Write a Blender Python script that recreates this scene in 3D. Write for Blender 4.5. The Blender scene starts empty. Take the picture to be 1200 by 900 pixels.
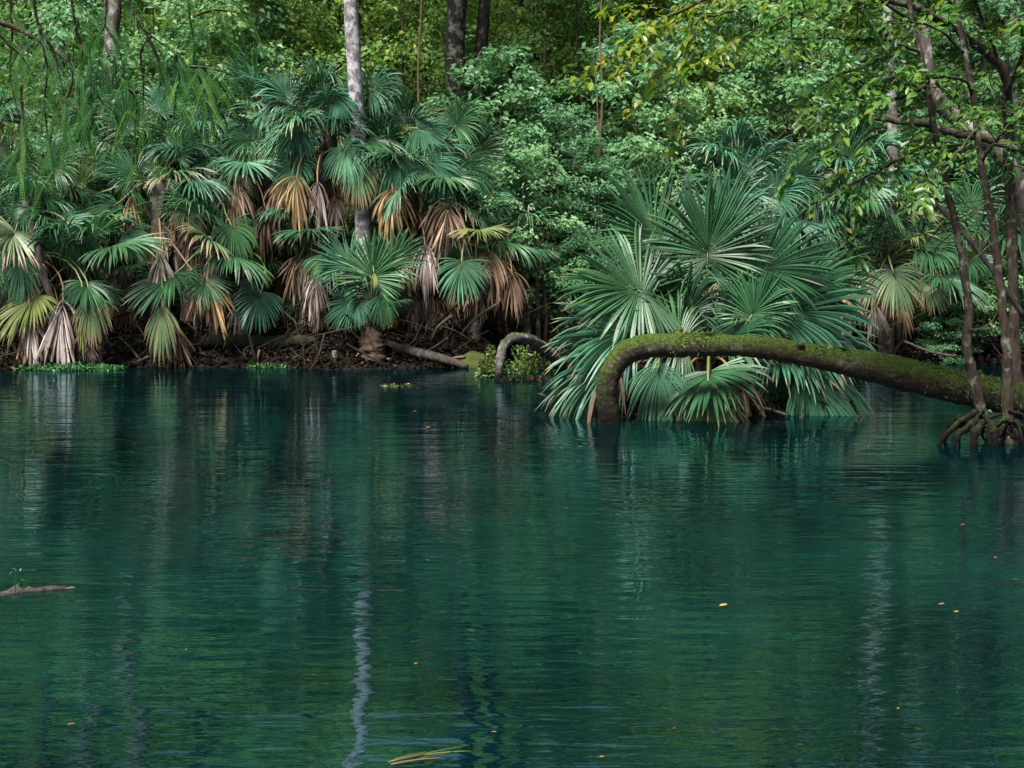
import bpy, math, random
import numpy as np
from math import radians, sin, cos, tan, pi, atan2
from mathutils import Vector

# ------------------------------------------------------------------ camera / sky / sun
SC = bpy.context.scene
COL = SC.collection
CAM_H, F = 1.7, 1667.0                       # eye height (m); focal length in px of a 1200 px wide frame
PITCH = math.atan(160.0 / F)
cd = bpy.data.cameras.new('camera'); cam = bpy.data.objects.new('camera', cd); COL.objects.link(cam)
cd.sensor_width = 36.0; cd.lens = 50.0; cd.clip_end = 500; cd.clip_start = .05
cam.location = (0, 0, CAM_H); cam.rotation_euler = (pi / 2 - PITCH, 0, 0)
SC.camera = cam

SUN_EL, SUN_AZ = radians(56), radians(212)    # azimuth clockwise from +Y: behind the camera, a little left
w = bpy.data.worlds.new('World'); SC.world = w; w.use_nodes = True
nt = w.node_tree; nt.nodes.clear()
sky = nt.nodes.new('ShaderNodeTexSky'); sky.sky_type = 'NISHITA'; sky.sun_disc = False
sky.sun_elevation = SUN_EL; sky.sun_rotation = SUN_AZ; sky.dust_density = 3.0; sky.air_density = 1.0
hs = nt.nodes.new('ShaderNodeHueSaturation'); hs.inputs['Saturation'].default_value = .8
bg = nt.nodes.new('ShaderNodeBackground'); bg.inputs['Strength'].default_value = .052
wo = nt.nodes.new('ShaderNodeOutputWorld')
nt.links.new(sky.outputs[0], hs.inputs['Color']); nt.links.new(hs.outputs[0], bg.inputs[0]); nt.links.new(bg.outputs[0], wo.inputs[0])
sd = bpy.data.lights.new('sun', 'SUN'); sd.energy = 4.4; sd.angle = radians(17); sd.color = (1, .96, .9)
sun = bpy.data.objects.new('sun', sd); COL.objects.link(sun)
sdir = Vector((sin(SUN_AZ) * cos(SUN_EL), cos(SUN_AZ) * cos(SUN_EL), sin(SUN_EL)))
sun.rotation_euler = sdir.to_track_quat('Z', 'Y').to_euler(); sun.location = sdir * 40
SC.view_settings.view_transform = 'Standard'; SC.view_settings.look = 'None'
SC.view_settings.exposure = 1.5; SC.view_settings.gamma = 1.0
cy = SC.cycles
cy.max_bounces = 8; cy.diffuse_bounces = 5; cy.glossy_bounces = 3; cy.transmission_bounces = 5; cy.transparent_max_bounces = 4
cy.use_denoising = True; cy.sample_clamp_indirect = 6
cy.caustics_reflective = False; cy.caustics_refractive = False

# ------------------------------------------------------------------ helpers
RNG = np.random.default_rng(7)
random.seed(7)
G = np.array([0., 0., -1.])
CP, SP = cos(PITCH), sin(PITCH)

def P(px, py, Y):                             # the point at depth Y that the photograph shows at a pixel
    u = (px - 600) / F; v = (450 - py) / F
    d = np.array([u, CP + v * SP, -SP + v * CP])
    t = Y / d[1]
    return np.array([u * t, Y, CAM_H + d[2] * t])

def W(px, py, z=0.):                          # the point on the water at a pixel
    u = (px - 600) / F; v = (450 - py) / F
    d = np.array([u, CP + v * SP, -SP + v * CP])
    t = (z - CAM_H) / d[2]
    return np.array([u * t, d[1] * t, z])

def nrm(a):
    return a / np.maximum(np.linalg.norm(a, axis=-1, keepdims=True), 1e-9)

class MB:
    """collects shapes that become one mesh"""
    def __init__(s): s.v = []; s.q = []; s.t = []; s.a = []; s.n = 0
    def add(s, v, quads=None, tris=None, tip=0., rnd=0.):
        v = np.asarray(v, float).reshape(-1, 3); k = len(v)
        at = np.zeros((k, 2)); at[:, 0] = tip; at[:, 1] = rnd
        s.v.append(v); s.a.append(at)
        if quads is not None and len(quads): s.q.append(np.asarray(quads, int) + s.n)
        if tris is not None and len(tris): s.t.append(np.asarray(tris, int) + s.n)
        s.n += k
        return s
    def mesh(s, name, mat, smooth=False, origin=(0, 0, 0)):
        me = bpy.data.meshes.new(name)
        v = np.concatenate(s.v) - np.asarray(origin)
        q = np.concatenate(s.q) if s.q else np.zeros((0, 4), int)
        t = np.concatenate(s.t) if s.t else np.zeros((0, 3), int)
        me.vertices.add(len(v)); me.vertices.foreach_set('co', v.astype(np.float32).ravel())
        nl = q.size + t.size
        me.loops.add(nl); me.loops.foreach_set('vertex_index', np.concatenate([q.ravel(), t.ravel()]).astype(np.int32))
        me.polygons.add(len(q) + len(t))
        st = np.concatenate([np.arange(len(q)) * 4, q.size + np.arange(len(t)) * 3]).astype(np.int32)
        me.polygons.foreach_set('loop_start', st)
        me.polygons.foreach_set('use_smooth', np.full(len(st), smooth))
        at = np.concatenate(s.a).astype(np.float32)
        for i, nm in enumerate(('tip', 'rnd')):
            me.attributes.new(nm, 'FLOAT', 'POINT').data.foreach_set('value', np.ascontiguousarray(at[:, i]))
        me.update(calc_edges=True); me.validate()
        me.materials.append(mat)
        return me

def link(name, me, parent=None, loc=(0, 0, 0)):
    o = bpy.data.objects.new(name, me); COL.objects.link(o)
    o.location = [float(c) for c in loc]
    if parent is not None: o.parent = parent
    return o

def tag(o, label=None, cat=None, group=None, kind=None):
    if label: o['label'] = label
    if cat: o['category'] = cat
    if group: o['group'] = group
    if kind: o['kind'] = kind
    return o

def thing(name, label, cat, loc, group=None):
    return tag(link(name, None, None, loc), label, cat, group)

def spline(pts, n):
    """Catmull-Rom through the rows of pts (any number of columns)"""
    p = np.asarray(pts, float)
    if len(p) == 2: return p[0] + (p[1] - p[0]) * np.linspace(0, 1, n)[:, None]
    e = np.vstack([2 * p[0] - p[1], p, 2 * p[-1] - p[-2]])
    t = np.linspace(0, len(p) - 1, n); i = np.minimum(t.astype(int), len(p) - 2); f = (t - i)[:, None]
    a, b, c, d = e[i], e[i + 1], e[i + 2], e[i + 3]
    return .5 * (2 * b + (c - a) * f + (2 * a - 5 * b + 4 * c - d) * f ** 2 + (3 * b - a - 3 * c + d) * f ** 3)

def tube(mb, pts, r, n=6, rnd=0., rough=0., cap=True, tip=None, oval=1.):
    pts = np.asarray(pts, float); m = len(pts)
    r = np.broadcast_to(np.asarray(r, float), (m,))
    T = nrm(np.gradient(pts, axis=0))
    ref = np.array([0, 0, 1.]) if abs(T[0][2]) < .8 else np.array([1., 0, 0])
    U = np.zeros((m, 3)); u = nrm(np.cross(np.cross(T[0], ref), T[0]))
    for i in range(m):
        u = nrm(u - T[i] * np.dot(u, T[i])); U[i] = u
    V = np.cross(T, U)
    an = np.arange(n) * 2 * pi / n
    R = r[:, None] * np.ones((1, n))
    if rough: R = R * (1 + rough * RNG.normal(0, 1, (m, n)).clip(-2, 2))
    v = pts[:, None] + R[..., None] * (np.cos(an)[None, :, None] * U[:, None] * oval + np.sin(an)[None, :, None] * V[:, None])
    i, j = np.meshgrid(np.arange(m - 1), np.arange(n), indexing='ij'); j2 = (j + 1) % n
    q = np.stack([i * n + j, i * n + j2, (i + 1) * n + j2, (i + 1) * n + j], -1).reshape(-1, 4)
    tv = np.repeat(np.linspace(0, 1, m) if tip is None else np.broadcast_to(tip, (m,)), n)
    vv = v.reshape(-1, 3); tr = None
    if cap:
        vv = np.vstack([vv, pts[0], pts[-1]]); k = m * n; a = np.arange(n); b = (a + 1) % n
        tr = np.vstack([np.stack([b, a, np.full(n, k)], -1), np.stack([(m - 1) * n + a, (m - 1) * n + b, np.full(n, k + 1)], -1)])
        tv = np.append(tv, [tv[0], tv[-1]])
    return mb.add(vv, q, tr, tv, rnd)

def leaves(mb, pos, d, nor, L, Wd, rnd, fold=.25, droop=.15, rich=False):
    """folded leaves: pos/d/nor are (N,3), L and Wd (N,)"""
    N = len(pos)
    if not N: return mb
    d = nrm(d); side = nrm(np.cross(d, nor)); nor = np.cross(side, d)
    L = np.broadcast_to(L, (N,))[:, None]; Wd = np.broadcast_to(Wd, (N,))[:, None]
    if not rich:
        v = np.stack([pos, pos + d * L * .45 + side * Wd * .5 + nor * Wd * fold, pos + d * L + G * L * droop, pos + d * L * .45 - side * Wd * .5 + nor * Wd * fold], 1)
        b = np.arange(N)[:, None] * 4
        tr = np.concatenate([b + [0, 1, 2], b + [0, 2, 3]])
        return mb.add(v.reshape(-1, 3), None, tr, np.tile([0, .5, 1, .5], N), np.repeat(rnd, 4))
    S_ = [0., .22, .55, .82, 1.]; wd = [.02, .4, .5, .3, 0.]
    rows = []
    for s_, h in zip(S_, wd):
        c = pos + d * L * s_ + G * L * droop * s_ ** 2
        rows += [c + side * Wd * h + nor * Wd * h * fold, c, c - side * Wd * h + nor * Wd * h * fold]
    v = np.stack(rows, 1); b = np.arange(N)[:, None] * 15; qs = []
    for k in range(4):
        o = k * 3
        qs += [b + [o, o + 1, o + 4, o + 3], b + [o + 1, o + 2, o + 5, o + 4]]
    return mb.add(v.reshape(-1, 3), np.concatenate(qs), None, np.tile(np.repeat(S_, 3), N), np.repeat(rnd, 15))

class Wob:                                    # smooth 3-D noise from random sine waves
    def __init__(s, seed, scale=1., k=14):
        r = np.random.default_rng(seed)
        s.f = r.normal(0, 1, (k, 3)) * scale; s.p = r.uniform(0, 2 * pi, k); s.k = k
    def __call__(s, p):
        p = np.asarray(p, float)
        return np.sin(p @ s.f.T + s.p).sum(-1) / math.sqrt(s.k / 2)

# ------------------------------------------------------------------ materials
def new_mat(name):
    m = bpy.data.materials.new(name); m.use_nodes = True; t = m.node_tree; t.nodes.clear()
    out = t.nodes.new('ShaderNodeOutputMaterial')
    def N(kind, **kw):
        n = t.nodes.new('ShaderNode' + kind)
        for k, v in kw.items():
            if k in n.inputs: n.inputs[k].default_value = v
            else: setattr(n, k, v)
        return n
    return m, t, N, out

def ramp(N, stops, interp='LINEAR'):
    r = N('ValToRGB'); cr = r.color_ramp; cr.interpolation = interp
    while len(cr.elements) < len(stops): cr.elements.new(.5)
    for e, (p, c) in zip(cr.elements, stops): e.position = p; e.color = (*c, 1)
    return r

def leaf_mat(name, stops, tipcol=None, tip0=.7, rough=.42, transl=.22, objw=.5, vary=.25, spec=.5, midrib=None):
    m, t, N, out = new_mat(name); L = t.links.new
    a = N('Attribute', attribute_name='rnd'); tp = N('Attribute', attribute_name='tip'); oi = N('ObjectInfo')
    mx = N('Mix'); mx.data_type = 'FLOAT'; mx.inputs[0].default_value = objw
    L(a.outputs['Fac'], mx.inputs[2]); L(oi.outputs['Random'], mx.inputs[3])
    r = ramp(N, stops); L(mx.outputs[0], r.inputs[0]); c = r.outputs[0]
    g = N('NewGeometry'); no = N('TexNoise', Scale=2.2, Detail=4.); L(g.outputs['Position'], no.inputs['Vector'])
    if tipcol:
        mr = N('MapRange'); mr.inputs[1].default_value = tip0; mr.inputs[2].default_value = min(1.0, tip0 + .3)
        ad = N('Math', operation='ADD'); sc = N('Math', operation='MULTIPLY_ADD'); sc.inputs[1].default_value = .7; sc.inputs[2].default_value = -.35
        L(no.outputs[0], sc.inputs[0]); L(tp.outputs['Fac'], ad.inputs[0]); L(sc.outputs[0], ad.inputs[1])
        L(ad.outputs[0], mr.inputs[0])
        m2 = N('Mix'); m2.data_type = 'RGBA'; L(mr.outputs[0], m2.inputs[0]); L(c, m2.inputs[6]); m2.inputs[7].default_value = (*tipcol, 1); c = m2.outputs[2]
    h = N('HueSaturation'); mv = N('MapRange'); mv.inputs[1].default_value = .3; mv.inputs[2].default_value = .7
    mv.inputs[3].default_value = 1 - vary; mv.inputs[4].default_value = 1 + vary
    L(no.outputs[0], mv.inputs[0]); L(mv.outputs[0], h.inputs['Value']); L(c, h.inputs['Color']); c = h.outputs[0]
    p = N('BsdfPrincipled', Roughness=rough); p.inputs['Specular IOR Level'].default_value = spec
    L(c, p.inputs['Base Color'])
    if transl:
        tr = N('BsdfTranslucent'); hh = N('HueSaturation', Saturation=1.15, Value=1.3); L(c, hh.inputs['Color']); L(hh.outputs[0], tr.inputs[0])
        ms = N('MixShader'); ms.inputs[0].default_value = transl
        L(p.outputs[0], ms.inputs[1]); L(tr.outputs[0], ms.inputs[2]); L(ms.outputs[0], out.inputs[0])
    else: L(p.outputs[0], out.inputs[0])
    return m

def bark_mat(name, dark, light, patch=None, patch_amt=.5, scale=6., moss=None, moss_amt=.5, rough=.85, bump=.5, stretch=.25, wet_shade=0.):
    """bark with streaks; lichen patches; moss that grows on faces turned up"""
    m, t, N, out = new_mat(name); L = t.links.new
    g = N('NewGeometry'); mp = N('Mapping'); mp.inputs['Scale'].default_value = (1, 1, stretch); L(g.outputs['Position'], mp.inputs[0])
    n1 = N('TexNoise', Scale=scale * 3, Detail=8., Roughness=.7); L(mp.outputs[0], n1.inputs['Vector'])
    r = ramp(N, [(.32, dark), (.68, light)]); L(n1.outputs[0], r.inputs[0]); c = r.outputs[0]
    def over(c, fac, col):
        x = N('Mix'); x.data_type = 'RGBA'; L(fac, x.inputs[0]); L(c, x.inputs[6])
        x.inputs[7].default_value = (*col, 1); return x.outputs[2]
    if patch:
        n2 = N('TexNoise', Scale=scale, Detail=6., Roughness=.65); L(g.outputs['Position'], n2.inputs['Vector'])
        rr = ramp(N, [(1 - patch_amt - .06, (0, 0, 0)), (1 - patch_amt + .05, (1, 1, 1))]); L(n2.outputs[0], rr.inputs[0])
        c = over(c, rr.outputs[0], patch)
    if moss:
        n3 = N('TexNoise', Scale=scale * 1.3, Detail=7., Roughness=.7); L(g.outputs['Position'], n3.inputs['Vector'])
        sx = N('SeparateXYZ'); L(g.outputs['Normal'], sx.inputs[0])
        ma = N('Math', operation='MULTIPLY_ADD'); ma.inputs[1].default_value = .38; L(sx.outputs[2], ma.inputs[0]); L(n3.outputs[0], ma.inputs[2])
        rr = ramp(N, [(1 - moss_amt - .1, (0, 0, 0)), (1 - moss_amt + .12, (1, 1, 1))]); L(ma.outputs[0], rr.inputs[0])
        n4 = N('TexNoise', Scale=40., Detail=4.); L(g.outputs['Position'], n4.inputs['Vector'])
        x = N('Mix'); x.data_type = 'RGBA'; L(rr.outputs[0], x.inputs[0]); L(c, x.inputs[6])
        r4 = ramp(N, [(.35, tuple(k * .45 for k in moss)), (.7, tuple(k * 1.3 for k in moss))]); L(n4.outputs[0], r4.inputs[0]); L(r4.outputs[0], x.inputs[7]); c = x.outputs[2]
    if wet_shade:  # dark band above the waterline: damp, plus painted shade on the arched trunk
        sz = N('SeparateXYZ'); L(g.outputs['Position'], sz.inputs[0]); wz = N('MapRange'); wz.inputs[1].default_value = .05; wz.inputs[2].default_value = .05 + wet_shade; wz.inputs[3].default_value = 1.; wz.inputs[4].default_value = 0.
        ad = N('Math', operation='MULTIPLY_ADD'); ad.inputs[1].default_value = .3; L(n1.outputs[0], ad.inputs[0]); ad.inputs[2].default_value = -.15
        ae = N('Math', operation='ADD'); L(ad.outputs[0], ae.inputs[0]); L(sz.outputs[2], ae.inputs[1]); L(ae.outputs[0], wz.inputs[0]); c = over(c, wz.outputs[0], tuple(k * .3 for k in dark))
    p = N('BsdfPrincipled', Roughness=rough); p.inputs['Specular IOR Level'].default_value = .12; L(c, p.inputs['Base Color'])
    b = N('Bump', Strength=bump, Distance=.03); L(n1.outputs[0], b.inputs['Height']); L(b.outputs[0], p.inputs['Normal'])
    L(p.outputs[0], out.inputs[0])
    return m

M = {}
M['palm'] = leaf_mat('palm_leaf', [(0., (0.0130, 0.0511, 0.0209)), (.35, (0.0234, 0.0817, 0.0335)), (.7, (0.0414, 0.1192, 0.0460)), (1., (0.0842, 0.1704, 0.0608))], (0.1683, 0.1704, 0.0627), .95, .45, .24, .42, .45, .38)
M['palm_blue'] = leaf_mat('palm_leaf_blue', [(0., (0.0227, 0.0845, 0.0508)), (.5, (0.0455, 0.1362, 0.0762)), (1., (0.0971, 0.2180, 0.1130))], (0.2590, 0.2454, 0.1271), .93, .45, .24, .42, .45, .38)
M['palm_yellow'] = leaf_mat('palm_leaf_yellow', [(0., (.07, .13, .035)), (.5, (.13, .17, .045)), (1., (.20, .20, .06))], (.22, .16, .07), .85, .45, .25, .4, .25)
M['palm_half'] = leaf_mat('palm_leaf_half_dead', [(0., (.05, .11, .05)), (.5, (.10, .15, .07)), (1., (.16, .18, .08))], (.17, .115, .06), .62, .5, .2, .3, .3)
M['palm_dead'] = leaf_mat('palm_leaf_dead', [(0., (.035, .022, .014)), (.35, (.085, .052, .034)), (.65, (.15, .10, .066)), (1., (.30, .215, .145))], None, .7, .7, .12, .35, .5, .25)
M['palm_tan'] = leaf_mat('palm_leaf_tan', [(0., (.06, .04, .024)), (.4, (.21, .135, .062)), (1., (.40, .275, .14))], (.12, .085, .065), .8, .65, .15, .25, .45, .25)
M['palm_grey'] = leaf_mat('palm_leaf_grey', [(0., (.08, .06, .052)), (.5, (.25, .20, .18)), (1., (.45, .39, .36))], None, .7, .75, .1, .45, .4, .2)
M['petiole'] = leaf_mat('petiole_green', [(0., (.05, .10, .03)), (1., (.13, .15, .04))], None, .7, .45, 0, .5, .2)
M['petiole_dead'] = leaf_mat('petiole_dead', [(0., (.10, .055, .025)), (1., (.26, .15, .07))], None, .7, .7, 0, .5, .3)
M['boot'] = bark_mat('leaf_base_bark', (.018, .012, .009), (.08, .056, .04), None, .5, 7, None, .5, .9, .6)
M['palmbark'] = bark_mat('palm_bark', (.03, .022, .018), (.12, .095, .075), (.2, .2, .18), .42, 6)
TREE = {
 'teal': leaf_mat('leaf_teal', [(0., (0.0503, 0.1337, 0.0609)), (.45, (0.1079, 0.2424, 0.1080)), (.85, (0.2156, 0.3595, 0.1523)), (1., (0.4313, 0.4346, 0.0831))], None, .7, .5, .4, .45, .3, .35),
 'green': leaf_mat('leaf_green', [(0., (0.0480, 0.1200, 0.0350)), (.5, (0.1120, 0.2250, 0.0630)), (.85, (0.2240, 0.3150, 0.0700)), (1., (0.5000, 0.4050, 0.0420))], None, .7, .5, .4, .4, .3, .35),
 'yellow': leaf_mat('leaf_yellow_green', [(0., (0.0640, 0.1500, 0.0420)), (.4, (0.1440, 0.2550, 0.0560)), (.75, (0.3040, 0.3450, 0.0630)), (1., (0.5000, 0.4200, 0.0420))], None, .7, .5, .42, .3, .3, .35),
 'dark': leaf_mat('leaf_dark', [(0., (0.0302, 0.1013, 0.0491)), (.6, (0.0756, 0.1985, 0.0907)), (1., (0.1728, 0.3038, 0.1134))], None, .7, .45, .22, .4, .25),
 'olive': leaf_mat('leaf_olive', [(0., (0.0560, 0.0900, 0.0420)), (.6, (0.1280, 0.1725, 0.0700)), (1., (0.2720, 0.2400, 0.0980))], None, .7, .5, .35, .4, .3, .3)}
M['near_leaf'] = leaf_mat('leaf_near', [(0., (.035, .11, .03)), (.5, (.075, .18, .035)), (.85, (.14, .24, .04)), (1., (.24, .28, .035))], None, .7, .4, .45, .3, .3, .5)
M['near_yellow'] = leaf_mat('leaf_near_yellow', [(0., (.05, .13, .02)), (.5, (.11, .19, .022)), (1., (.26, .26, .02))], None, .7, .38, .5, .3, .25)
M['cypress'] = leaf_mat('cypress_needles', [(0., (.012, .065, .014)), (.6, (.03, .12, .024)), (1., (.12, .22, .035))], None, .7, .6, .4, .0, .25, .15)
M['water_plant'] = leaf_mat('water_plant', [(0., (0.0180, 0.0780, 0.0180)), (.6, (0.0300, 0.1320, 0.0360)), (1., (0.0840, 0.1620, 0.0300))], None, .7, .45, .25, .2, .2)
M['shore_plant'] = leaf_mat('shore_plant', [(0., (0.0360, 0.0780, 0.0120)), (.6, (0.0840, 0.1320, 0.0240)), (1., (0.1680, 0.1680, 0.0300))], None, .7, .45, .3, .2, .2)
M['fallen'] = leaf_mat('fallen_leaf', [(0., (.10, .045, .015)), (.5, (.25, .11, .02)), (1., (.36, .22, .045))], None, .7, .5, .1, .7, .3)
M['litter'] = leaf_mat('leaf_litter', [(0., (.005, .004, .003)), (.6, (.014, .010, .007)), (.9, (.045, .03, .018)), (1., (.09, .055, .025))], None, .7, .8, 0, 0., .3, .08)
M['moss_tuft'] = leaf_mat('moss', [(0., (.022, .045, .008)), (.6, (.065, .105, .014)), (1., (.15, .19, .025))], None, .7, .7, .2, .1, .3)
M['white_bark'] = bark_mat('white_bark', (.05, .047, .047), (.18, .172, .175), (.33, .325, .335), .48, 9, None, .5, .8, .4, .6)
M['pale_bark'] = bark_mat('pale_bark', (.035, .03, .027), (.13, .12, .11), (.25, .245, .235), .46, 5, None, .5, .8, .5, .6)
M['dark_bark'] = bark_mat('dark_bark', (.006, .005, .005), (.032, .026, .023), (.11, .115, .10), .42, 7, None, .5, .9, .8)
M['grey_bark'] = bark_mat('grey_bark', (.03, .025, .022), (.10, .085, .075), (.24, .235, .22), .42, 5)
M['brown_bark'] = bark_mat('brown_bark', (.010, .008, .006), (.052, .038, .028), (.12, .125, .10), .40, 9, (.045, .075, .02), .30)
M['tan_bark'] = bark_mat('tan_bark', (.05, .036, .026), (.15, .105, .068), None, .4, 9)
M['stick'] = bark_mat('dead_wood', (.014, .012, .010), (.075, .063, .055), None, .4, 10)
M['root'] = bark_mat('root_bark', (.0025, .002, .0015), (.014, .010, .0065), None, .4, 9, (.025, .04, .01), .2, .8, 1.2, wet_shade=.15)
M['log'] = bark_mat('mossy_palm_bark', (.012, .009, .007), (.07, .055, .036), (.13, .135, .10), .38, 9, (.055, .088, .016), .44, .9, 1.3, 1., .5)  # last value reaches up the leg: its shade painted in with the damp
M['stump_bark'] = bark_mat('stump_bark', (.03, .026, .024), (.15, .135, .12), (.25, .24, .225), .42, 9, (.04, .06, .02), .22, .9, 1.2, 1., .25)
M['rot_log'] = bark_mat('rotten_log', (.006, .005, .004), (.03, .024, .018), None, .4, 7, (.02, .035, .01), .25)

def ground_mat(name, a, b, c):
    m, t, N, out = new_mat(name); L = t.links.new
    g = N('NewGeometry'); n = N('TexNoise', Scale=3., Detail=9., Roughness=.7); L(g.outputs['Position'], n.inputs['Vector'])
    r = ramp(N, [(.3, a), (.55, b), (.75, c)]); L(n.outputs[0], r.inputs[0])
    p = N('BsdfPrincipled', Roughness=.9); p.inputs['Specular IOR Level'].default_value = .1; L(r.outputs[0], p.inputs['Base Color'])
    bp = N('Bump', Strength=.8, Distance=.05); L(n.outputs[0], bp.inputs['Height']); L(bp.outputs[0], p.inputs['Normal']); L(p.outputs[0], out.inputs[0])
    return m
M['mud'] = ground_mat('bank_soil', (.003, .0025, .002), (.008, .006, .005), (.02, .015, .01))
M['mossrock'] = ground_mat('mossy_mound', (.02, .018, .012), (.045, .055, .014), (.10, .11, .02))

def water_mat():
    m, t, N, out = new_mat('river_water'); L = t.links.new
    g = N('NewGeometry')
    def noise(scale, sx, sy, detail, rough=.5, dist=0.):
        mp = N('Mapping'); mp.inputs['Scale'].default_value = (sx, sy, 1); L(g.outputs['Position'], mp.inputs[0])
        n = N('TexNoise', Scale=scale, Detail=detail, Roughness=rough, Distortion=dist); L(mp.outputs[0], n.inputs['Vector']); return n.outputs[0]
    # ripples: a short chop, a longer swell, both calmer in patches
    fine = noise(10., .26, 1., 3., .5, .25); mid = noise(3.6, .24, 1., 2., .5, .35); big = noise(.9, .4, 1., 1.)
    calm = noise(.22, 1., .7, 2.)
    cr = N('MapRange'); cr.inputs[1].default_value = .35; cr.inputs[2].default_value = .62; cr.inputs[3].default_value = .45; cr.inputs[4].default_value = 1.15; L(calm, cr.inputs[0])
    def mul(a, k):
        x = N('Math', operation='MULTIPLY'); L(a, x.inputs[0])
        if isinstance(k, float): x.inputs[1].default_value = k
        else: L(k, x.inputs[1])
        return x.outputs[0]
    def add(a, b):
        x = N('Math', operation='ADD'); L(a, x.inputs[0]); L(b, x.inputs[1]); return x.outputs[0]
    h = mul(add(add(mul(fine, .0054), mul(mid, .0098)), mul(big, .014)), cr.outputs[0])
    bp = N('Bump', Strength=1., Distance=1.); L(h, bp.inputs['Height'])
    # the body of the spring water: teal, with weed beds showing as olive patches
    wd = noise(.55, 1., .8, 5., .6, .5)
    r = ramp(N, [(.30, (.0003, .0035, .0060)), (.52, (.0006, .0115, .0138)), (.66, (.0014, .022, .0215)), (.8, (.008, .026, .018))]); L(wd, r.inputs[0])
    # surface reflection by Fresnel; what comes back out of the water has crossed the surface twice
    fr = N('Fresnel', IOR=3.0); L(bp.outputs[0], fr.inputs['Normal'])
    gl = N('BsdfGlossy', Roughness=.012); gl.inputs[0].default_value = (.56, .89, 1., 1); L(bp.outputs[0], gl.inputs['Normal'])
    inv = N('Math', operation='SUBTRACT'); inv.inputs[0].default_value = 1.; L(fr.outputs[0], inv.inputs[1])
    dk = N('Mix'); dk.data_type = 'RGBA'; L(inv.outputs[0], dk.inputs[0]); dk.inputs[6].default_value = (0, 0, 0, 1); L(r.outputs[0], dk.inputs[7])
    df = N('BsdfDiffuse'); L(dk.outputs[2], df.inputs[0])
    ms = N('MixShader'); L(fr.outputs[0], ms.inputs[0]); L(df.outputs[0], ms.inputs[1]); L(gl.outputs[0], ms.inputs[2]); L(ms.outputs[0], out.inputs[0])
    return m
M['water'] = water_mat()

# ------------------------------------------------------------------ setting: water, bank, islet
wm = MB(); wm.add([(-60, -12, 0), (60, -12, 0), (60, 26, 0), (-60, 26, 0)], [[0, 1, 2, 3]])
tag(link('water', wm.mesh('water', M['water'])), 'still teal spring-fed river with fine ripples', 'water', kind='structure')

wob1, wob2 = Wob(3, .9), Wob(4, 3.5)
def shore_y(x):
    s = 20.15 + .18 * np.sin(x * 1.3 + 1) + .1 * np.sin(x * 3.1)
    s = s + 1.3 * np.exp(-((x - 0.1) / .55) ** 2) + .9 / (1 + np.exp(-(x - 4.2) * 3))
    return s
def ground_z(x, y):
    x = np.asarray(x, float); y = np.asarray(y, float)
    t = np.clip((y - shore_y(x)) / 1.1, -1, 1.0)
    h = np.where(t > 0, .06 + .42 * (t * t * (3 - 2 * t)), .06 + .9 * t)
    p = np.stack([x, y, 0 * x], -1)
    return h + np.clip(y - 22, 0, 60) * .02 + .05 * wob1(p) * (t > 0) + .03 * wob2(p)
xs = np.linspace(-45, 45, 300); ys = np.concatenate([np.linspace(19, 24, 60), np.linspace(24.3, 75, 60)])
X, Yg = np.meshgrid(xs, ys); Z = ground_z(X, Yg)
nx, ny = len(xs), len(ys); i, j = np.meshgrid(np.arange(ny - 1), np.arange(nx - 1), indexing='ij')
gm = MB(); gm.add(np.stack([X, Yg, Z], -1).reshape(-1, 3), np.stack([i * nx + j, i * nx + j + 1, (i + 1) * nx + j + 1, (i + 1) * nx + j], -1).reshape(-1, 4))
tag(link('river_bank', gm.mesh('river_bank', M['mud'], True)), 'dark muddy far bank covered in leaf litter', 'bank', kind='structure')
def on_ground(x, y): return np.array([x, y, float(ground_z(np.array([x]), np.array([y]))[0])])

ic = W(835, 486); ic[1] += .55
gu = np.linspace(0, 2 * pi, 40, endpoint=False); rows = []
for k, rr in enumerate(np.linspace(0, 1, 9)):
    q_ = np.stack([ic[0] + 1.35 * rr * np.cos(gu), ic[1] + .62 * rr * np.sin(gu), np.full(40, .16 - .34 * rr ** 2.2)], -1)
    q_[:, 2] += .05 * wob2(q_ * 1.5); rows.append(q_)
iv = np.concatenate(rows); a = np.arange(40); b_ = (a + 1) % 40
im = MB(); im.add(iv, np.concatenate([np.stack([k * 40 + a, k * 40 + b_, (k + 1) * 40 + b_, (k + 1) * 40 + a], -1) for k in range(8)]))
tag(link('islet', im.mesh('islet', M['mud'], True)), 'small muddy islet under the near palm clump', 'islet', kind='structure')

# ------------------------------------------------------------------ palms
KINDS = {'live': 'palm', 'blue': 'palm_blue', 'yellow': 'palm_yellow', 'half': 'palm_half', 'dead': 'palm_dead', 'tan': 'palm_tan', 'grey': 'palm_grey'}
DEADS = ('dead', 'tan', 'grey')

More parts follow.
